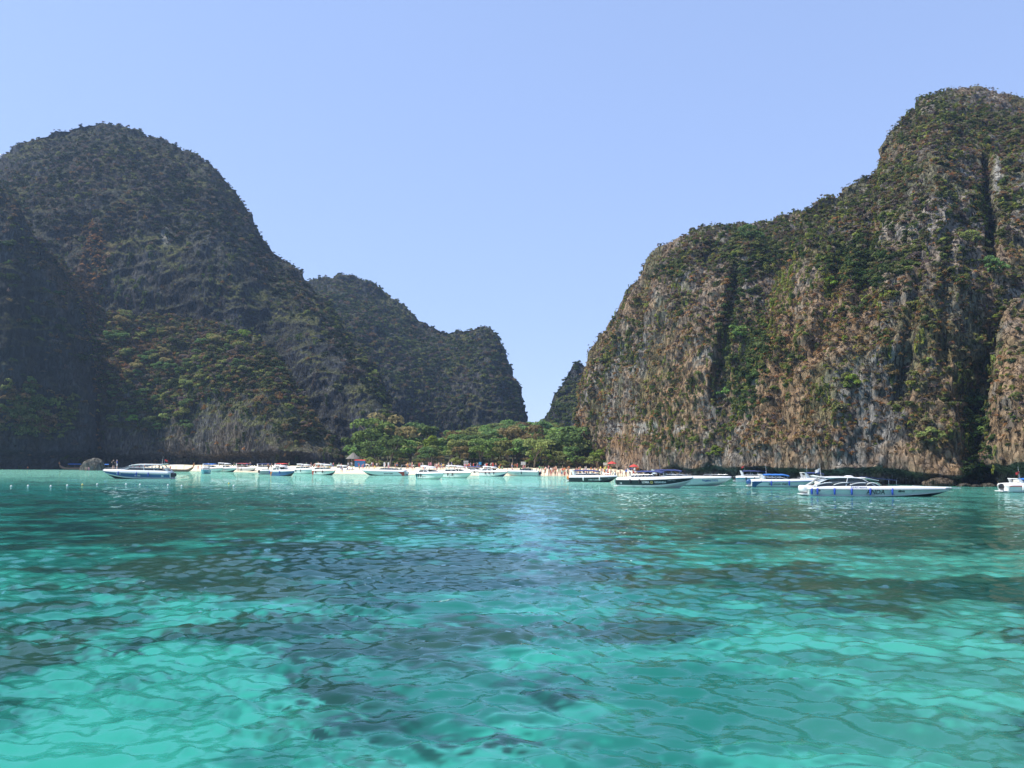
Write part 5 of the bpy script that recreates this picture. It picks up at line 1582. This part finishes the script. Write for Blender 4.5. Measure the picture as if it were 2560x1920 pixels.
def body_mesh(pose, outfit, skin, hair):
    hip, knee, ank = 0.92, 0.50, 0.07
    P = {'pelvis': (0, 0, 0.95), 'waist': (0, 0, 1.10), 'chest': (0, 0, 1.33), 'neck': (0, 0, 1.47), 'head': (0, 0.01, 1.60), 'crown': (0, 0, 1.70)}
    step = {'stand': (0.0, 0.0), 'walk': (0.26, -0.24), 'raise': (0.05, -0.03), 'lean': (0.08, -0.05)}[pose]
    for sgn, n, st in ((-1, 'l', step[0]), (1, 'r', step[1])):
        P['hip' + n] = (sgn * 0.10, 0, hip); P['knee' + n] = (sgn * 0.11, st * 0.55 + 0.03, knee); P['ank' + n] = (sgn * 0.12, st, ank); P['toe' + n] = (sgn * 0.13, st + 0.15, 0.04)
        P['sho' + n] = (sgn * 0.185, 0, 1.41)
        if pose == 'raise' and sgn > 0:
            P['elb' + n] = (sgn * 0.36, 0.06, 1.55); P['wri' + n] = (sgn * 0.30, 0.12, 1.80); P['fin' + n] = (sgn * 0.28, 0.14, 1.90)
        elif pose == 'lean':
            P['elb' + n] = (sgn * 0.30, -0.06, 1.16); P['wri' + n] = (sgn * 0.16, 0.12, 1.05); P['fin' + n] = (sgn * 0.08, 0.16, 1.06)
        else:
            P['elb' + n] = (sgn * 0.25, -st * 0.3 - 0.02, 1.14); P['wri' + n] = (sgn * 0.26, -st * 0.5 + 0.05, 0.90); P['fin' + n] = (sgn * 0.25, -st * 0.5 + 0.08, 0.78)
    rad = {'pelvis': 0.135, 'waist': 0.115, 'chest': 0.145, 'neck': 0.055, 'head': 0.092, 'crown': 0.07, 'hip': 0.085, 'knee': 0.06, 'ank': 0.04, 'toe': 0.035, 'sho': 0.062, 'elb': 0.042, 'wri': 0.03, 'fin': 0.025}
    names = list(P); ix = {n: k for k, n in enumerate(names)}
    E = [('pelvis', 'waist'), ('waist', 'chest'), ('chest', 'neck'), ('neck', 'head'), ('head', 'crown')]
    for n in 'lr':
        E += [('pelvis', 'hip' + n), ('hip' + n, 'knee' + n), ('knee' + n, 'ank' + n), ('ank' + n, 'toe' + n), ('chest', 'sho' + n), ('sho' + n, 'elb' + n), ('elb' + n, 'wri' + n), ('wri' + n, 'fin' + n)]
    me = skinned([P[n] for n in names], [(ix[a], ix[b]) for a, b in E], [rad.get(n, rad.get(n[:-1], 0.05)) for n in names])
    me.materials.clear()
    topm, botm = outfit
    for m in (skin, hair, topm or skin, botm or skin): me.materials.append(m)
    for p in me.polygons:
        x, y, z = p.center
        k = 0
        if z > 1.645 or (z > 1.56 and y < -0.03 and abs(x) < 0.12): k = 1
        elif 0.99 < z < 1.44 and abs(x) < 0.235: k = 2
        elif 0.66 < z <= 0.99 and abs(x) < 0.215: k = 3
        p.material_index = k
        p.use_smooth = True
    return me
SK = [paint('light_skin', (0.62, 0.40, 0.29), 0.6), paint('tanned_skin', (0.42, 0.24, 0.15), 0.6), paint('sunburnt_skin', (0.60, 0.32, 0.23), 0.6)]
HA = [paint('dark_hair', (0.02, 0.016, 0.014), 0.6), paint('fair_hair', (0.32, 0.21, 0.10), 0.6), paint('white_hat', (0.75, 0.73, 0.68), 0.8)]
def cl(n, c): return paint(n + '_cloth', c, 0.85)
CL = dict(red=cl('red', (0.55, 0.05, 0.05)), blue=cl('blue', (0.05, 0.12, 0.42)), black=cl('black', (0.02, 0.02, 0.025)), white=cl('white', (0.78, 0.77, 0.74)), orange=cl('orange', (0.75, 0.22, 0.04)),
          yellow=cl('yellow', (0.72, 0.55, 0.10)), pink=cl('pink', (0.65, 0.25, 0.33)), green=cl('green', (0.12, 0.33, 0.16)), grey=cl('grey', (0.3, 0.3, 0.31)))
PEOPLE = []
for (pose, top, bot, sk, ha, words) in [
    ('stand', None, 'red', 0, 0, 'bare-chested person in red swim shorts'), ('walk', None, 'blue', 1, 0, 'bare-chested person in blue shorts walking'),
    ('lean', 'black', 'black', 0, 1, 'fair-haired person in a black swimsuit'), ('raise', 'white', 'grey', 1, 0, 'person in white shirt and grey shorts raising an arm'),
    ('stand', 'orange', 'black', 1, 0, 'person in an orange life vest and black shorts'), ('walk', 'white', 'blue', 0, 2, 'person in white shirt, blue shorts and white hat'),
    ('stand', 'pink', 'pink', 0, 1, 'person in a pink swimsuit'), ('lean', None, 'black', 2, 0, 'sunburnt person in black swim shorts'),
    ('raise', 'red', 'red', 0, 0, 'person in a red swimsuit with one arm up'), ('walk', 'yellow', 'grey', 1, 0, 'person in a yellow top and grey shorts walking'),
    ('stand', 'blue', 'white', 0, 2, 'person in blue shirt, white shorts and white hat'), ('walk', 'green', 'black', 2, 0, 'person in a green top and black shorts walking')]:
    PEOPLE.append((body_mesh(pose, (CL.get(top), CL.get(bot)), SK[sk], HA[ha]), words))

def crowd():
    g = np.random.default_rng(91)
    spots = []
    def put(px, off, where, dz=0.0, k=None):
        t = float(slopes(px, HORIZON)[0])
        Y = float(f_shore(t)) + off
        p = Vector((t * Y, Y, max(float(ground_z(off)), -0.75) + dz))
        if any((p - q).length < 0.55 for q in spots): return
        spots.append(p)
        me, words = PEOPLE[int(g.integers(len(PEOPLE))) if k is None else k]
        o = link('person', me, None, None, None, '%s %s' % (words, where), 'person', 'tourists ' + where)
        o.location = p; o.rotation_euler = (0, 0, g.uniform(0, 6.28)); o.scale = (1.0,) * 2 + (g.uniform(0.92, 1.06),)
        o.scale = (o.scale[2],) * 3
    for _ in range(105): put(g.normal(1440, 85) if g.random() < 0.6 else g.uniform(1290, 1600), g.uniform(0.5, 14), 'on the open sand')
    for _ in range(30): put(g.uniform(1340, 1600), g.uniform(-5.5, -0.2), 'wading off the open sand')
    for _ in range(80): put(g.uniform(900, 1300), g.uniform(10, 25), 'behind the moored boats')
    for _ in range(45): put(g.uniform(740, 900), g.uniform(4, 20), 'near the blue stall')
    for _ in range(16): put(g.uniform(470, 740), g.uniform(2, 14), 'below the knoll')
    for _ in range(12): put(g.uniform(280, 470), g.uniform(-3, 4), 'under the knoll')
crowd()
def waders():
    for k, (px, py, w) in enumerate([(44, 1173, 3), (69, 1174, 4), (88, 1173, 7), (140, 1173, 5), (215, 1177, 0), (222, 1177, 6)]):
        p = on_water(px, py)
        o = link('person', PEOPLE[w][0], None, None, None, PEOPLE[w][1] + ' wading off the shaded cliff', 'person', 'waders off the shaded cliff')
        o.location = (p.x, p.y, -0.55); o.rotation_euler = (0, 0, k * 1.3)
waders()
def crew():
    bpy.context.view_layer.update()
    spots = {1640: ((0.10, -0.3, 1),), 1484: ((0.75, 0.2, 9),), 343: ((0.80, 0.1, 10), (0.86, -0.2, 2)),
             674: ((0.4, 0.0, 4), (0.6, 0.2, 7)), 711: ((0.72, 0.0, 11),), 960: ((0.75, 0.1, 8),), 1080: ((0.7, 0.0, 0),), 1146: ((0.74, 0.1, 6),), 1237: ((0.72, 0.0, 4),), 616: ((0.7, 0.0, 1),), 814: ((0.76, 0, 3),)}
    where = {2196: 'on the longest white boat', 1640: 'on the five-windowed cruiser', 343: 'on the blue and white speedboat', 674: 'in the grey dinghy'}
    for e, H, px in BOATS:
        for (u, y, k) in spots.get(px, ()):
            o = link('person', PEOPLE[k][0], None, None, None, PEOPLE[k][1] + ' ' + where.get(px, 'aboard a moored boat'), 'person', 'people aboard the boats')
            o.location = e.matrix_world @ Vector((H.x(u), y, H.topz(u) + 0.05)); o.rotation_euler = (0, 0, u * 17 + k)
crew()

# ------------------------------------------------------------------ things on the beach
def beach_pt(px, off):
    t = float(slopes(px, HORIZON)[0]); Y = float(f_shore(t)) + off
    return Vector((t * Y, Y, float(ground_z(off))))
def root(name, loc, label, cat, rz=0.0):
    e = bpy.data.objects.new(name, None); COL.objects.link(e); e.empty_display_size = 0.4
    e.location = loc; e.rotation_euler = (0, 0, rz); e['label'] = label; e['category'] = cat
    return e
WOOD = paint('weathered_wood', (0.22, 0.16, 0.11), 0.85, noise=0.2)
THATCH = paint('grey_thatch', (0.20, 0.185, 0.165), 0.95, noise=0.3, scale=6)

def hut():
    e = root('thatched_hut', beach_pt(883, 30), 'open hut with a grey thatched roof behind the blue stall', 'hut', 0.3)
    secs = []
    for z, r in [(2.3, 2.3), (2.35, 2.25), (3.2, 1.25), (3.9, 0.5), (4.2, 0.08)]:
        secs.append([Vector((r * math.cos(a) * (1 + 0.04 * math.sin(7 * a)), r * math.sin(a), z + 0.05 * math.sin(11 * a))) for a in [6.2832 * k / 20 for k in range(21)]])
    link('roof', mesh_from(loft_bm(secs), 'roof', THATCH), parent=e)
    for sx in (-1.4, 1.4):
        for sy in (-1.4, 1.4):
            bm = bmesh.new(); tube(bm, [Vector((sx, sy, -0.3)), Vector((sx, sy, 2.7))], [0.09] * 2, 6)
            link('post', mesh_from(bm, 'post', WOOD), parent=e)
hut()
def stall():
    e = root('market_stall', beach_pt(900, 22), 'bright blue stall with a red top edge below the thatched hut', 'stall', 0.1)
    bl = paint('blue_tarp', (0.04, 0.20, 0.45), 0.7)
    for k in range(3):
        bm = bmesh.new(); cbox(bm, (0, -0.9, 0.40 + 0.62 * k), (2.9, 0.06, 0.58))
        link('front_panel', mesh_from(bm, 'front_panel', bl), parent=e)
    for s_ in (-1, 1):
        bm = bmesh.new(); cbox(bm, (s_ * 1.45, 0, 1.0), (0.06, 1.8, 1.9)); link('side_panel', mesh_from(bm, 'side_panel', bl), parent=e)
    bm = bmesh.new(); slab(bm, [(-1.6, -1.1, 1.98), (1.6, -1.1, 1.98), (1.6, 1.0, 2.2), (-1.6, 1.0, 2.2)], (0, 0, 0.09))
    link('roof', mesh_from(bm, 'roof', CANVAS['red']), parent=e)
stall()
def board(px, off, w, h, z, mats, label, n=1, kind='sign_board'):
    e = root(kind, beach_pt(px, off), label, 'sign')
    for s_ in (-0.42, 0.42):
        bm = bmesh.new(); tube(bm, [Vector((s_ * w, 0.05, -0.3)), Vector((s_ * w, 0.05, z + h * n))], [0.05] * 2, 6)
        link('post', mesh_from(bm, 'post', WOOD), parent=e)
    for k in range(n):
        bm = bmesh.new(); cbox(bm, (0, 0, z + h * (k + 0.5)), (w, 0.05, h * 0.86)); link('panel', mesh_from(bm, 'panel', mats), parent=e)
board(1165, 22, 1.35, 0.62, 1.0, paint('faded_sign', (0.42, 0.43, 0.42), 0.7), 'grey sign of two stacked boards at the edge of the trees', 2)
board(1200, 22, 0.75, 0.9, 1.0, paint('blue_sign', (0.05, 0.33, 0.62), 0.6), 'small bright blue sign at the edge of the trees', 1)
board(1308, 20, 1.3, 1.05, 1.1, paint('pale_sign', (0.55, 0.55, 0.52), 0.7), 'pale square notice board above the crowd', 1)
board(1513, 20, 1.1, 0.85, 1.2, paint('cream_sign', (0.62, 0.62, 0.52), 0.7), 'cream notice board beside the lime green shrub', 1)
board(961, 18, 0.45, 1.5, 0.3, WHITE, 'narrow white upright board nearer the blue stall, one of two', 1, 'upright_board')
board(971, 18, 0.4, 1.5, 0.3, WHITE, 'narrow white upright board farther from the blue stall, one of two', 1, 'upright_board')
board(1019, 18, 0.32, 1.4, 0.3, CANVAS['yellow'], 'narrow yellow upright banner on the sand', 1, 'upright_board')
def parasol(px, off, mat, label):
    e = root('parasol', beach_pt(px, off), label, 'parasol')
    bm = bmesh.new(); tube(bm, [Vector((0, 0, -0.3)), Vector((0, 0, 2.35))], [0.03] * 2, 6); link('pole', mesh_from(bm, 'pole', WOOD), parent=e)
    secs = [[Vector((r * math.cos(a), r * math.sin(a), z)) for a in [6.2832 * k / 8 for k in range(9)]] for z, r in ((1.75, 1.3), (2.05, 0.9), (2.3, 0.35), (2.38, 0.03))]
    link('canopy', mesh_from(loft_bm(secs, False), 'canopy', mat), parent=e)
parasol(1530, 18, CANVAS['red'], 'red parasol on the sand beside the lime shrub')
parasol(1585, 10, CANVAS['red'], 'small red parasol near the foot of the cliff')

# ------------------------------------------------------------------ boulders at the waterline
def boulder(name, c, sx, sy, sz, seed, col, label):
    bm = bmesh.new(); bmesh.ops.create_icosphere(bm, subdivisions=5, radius=1.0)
    P = np.array([v.co[:] for v in bm.verts])
    n = fbm(P[:, 0] * 1.3, P[:, 1] * 1.3, P[:, 2] * 1.3, 3, seed) * 0.22 + ridged(P[:, 0] * 3, P[:, 1] * 3, P[:, 2] * 3, 3, seed + 1) * 0.12
    for v, k in zip(bm.verts, n): v.co = v.co * (1 + float(k)); v.co.x *= sx; v.co.y *= sy; v.co.z *= sz
    me = bpy.data.meshes.new(name); bm.to_mesh(me); bm.free()
    for p in me.polygons: p.use_smooth = True
    add_color(me, 'col', np.array(col)[None, :] * (0.75 + 0.9 * np.clip(n + 0.15, 0, 0.5))[:, None])
    o = link(name, me, ROCK, None, None, label, 'boulder'); o.location = c
c = on_water(232, 1176); boulder('boulder', (c.x, c.y, 0.6), 3.3, 2.6, 2.7, 3, (0.16, 0.15, 0.125), 'big rounded grey boulder standing in the shallows by the longtail boats')
c = on_water(2372, 1216); boulder('boulder', (c.x, c.y + 3, 0.1), 2.6, 2.0, 1.3, 8, (0.16, 0.125, 0.09), 'brown boulder at the waterline off the bow of the longest boat')
for k, (px, py, s_) in enumerate([(2420, 1217, 0.7), (2450, 1218, 0.5), (2480, 1217, 0.8), (2330, 1214, 0.9), (1700, 1193, 0.8)]):
    c = on_water(px, py); boulder('rock', (c.x, c.y + 1, 0.05), s_ * 1.6, s_, s_ * 0.6, 20 + k, (0.11, 0.095, 0.075), ['low dark rock awash just past the brown boulder', 'smallest dark rock in the gap before the sea cave', 'wide dark rock at the mouth of the sea cave', 'dark rock awash behind the longest boat', 'low dark rock where the beach meets the cliff'][k])

# ------------------------------------------------------------------ foam and ropes
def foam():
    m, nt, out = new_mat('foam')
    b = nt.nodes.new('ShaderNodeBsdfPrincipled'); b.inputs['Base Color'].default_value = (0.75, 0.82, 0.80, 1); b.inputs['Roughness'].default_value = 0.9
    n = nt.nodes.new('ShaderNodeTexNoise'); n.inputs['Scale'].default_value = 1.4; n.inputs['Detail'].default_value = 6
    geo = nt.nodes.new('ShaderNodeNewGeometry'); nt.links.new(geo.outputs['Position'], n.inputs['Vector'])
    at = nt.nodes.new('ShaderNodeAttribute'); at.attribute_name = 'leaf'
    ad = nt.nodes.new('ShaderNodeMath'); ad.operation = 'ADD'; nt.links.new(n.outputs['Fac'], ad.inputs[0]); nt.links.new(at.outputs['Fac'], ad.inputs[1])
    mr = nt.nodes.new('ShaderNodeMapRange'); mr.inputs['From Min'].default_value = 0.95; mr.inputs['From Max'].default_value = 1.25
    nt.links.new(ad.outputs[0], mr.inputs['Value'])
    tr = nt.nodes.new('ShaderNodeBsdfTransparent'); mx = nt.nodes.new('ShaderNodeMixShader')
    nt.links.new(mr.outputs[0], mx.inputs[0]); nt.links.new(tr.outputs[0], mx.inputs[1]); nt.links.new(b.outputs[0], mx.inputs[2]); nt.links.new(mx.outputs[0], out.inputs[0])
    for (x0, y0, x1, y1, w) in [(1778, 1214, 1885, 1217, 1.6), (1775, 1218, 1850, 1213, 0.8), (2362, 1231, 2392, 1231, 0.6), (2010, 1240, 2030, 1241, 0.6)]:
        a, b_ = on_water(x0, y0), on_water(x1, y1)
        d = (b_ - a); nrm = Vector((-d.y, d.x, 0)).normalized()
        P = np.zeros((7, 40, 3)); f = np.zeros((7, 40))
        for i in range(7):
            for j in range(40):
                q = a + d * (j / 39) + nrm * ((i / 6 - 0.5) * w)
                P[i, j] = (q.x, q.y, 0.13); f[i, j] = (1 - abs(i / 3 - 1) ** 1.5) * math.sin(math.pi * (j + 1) / 41) ** 0.4 * 0.75
        me = grid_mesh('foam', P); at_ = me.attributes.new('leaf', 'FLOAT', 'POINT'); at_.data.foreach_set('value', f.reshape(-1).astype(np.float32))
        link('foam', me, m, None, 'stuff', 'thin white wake on the water beside the moored boats', 'foam')
foam()
def rope():
    a, b = on_water(452, 1196), on_water(488, 1188)
    bm = bmesh.new(); tube(bm, [a + Vector((0, 0, 0.12)), a.lerp(b, 0.5) + Vector((0, 0, 0.25)), b + Vector((0, 0, 0.12))], [0.05] * 3, 5)
    link('rope', mesh_from(bm, 'rope', paint('yellow_rope', (0.62, 0.56, 0.32), 0.9)), None, None, None, 'pale floating rope behind the blue speedboat', 'rope')
rope()
# one small cloud low beyond the dome
def cloud():
    c = at_depth(-6, 398, 14000)
    bm = bmesh.new()
    g = np.random.default_rng(4)
    for k in range(7):
        m = Matrix.Translation(Vector((g.uniform(-90, 60), g.uniform(-40, 40), g.uniform(-50, 45)))) @ Matrix.Scale(g.uniform(35, 62), 4)
        bmesh.ops.create_icosphere(bm, subdivisions=3, radius=1.0, matrix=m)
    P = np.array([v.co[:] for v in bm.verts]); n = fbm(P[:, 0] / 30, P[:, 1] / 30, P[:, 2] / 30, 4, 5) * 14
    for v, k in zip(bm.verts, n): v.co += v.co.normalized() * float(k)
    o = link('cloud', mesh_from(bm, 'cloud', paint('cloud_white', (0.9, 0.9, 0.9), 1.0, noise=0.0), True), None, None, 'stuff', 'small white cloud peeping from behind the dome', 'cloud')
    o.location = c
cloud()
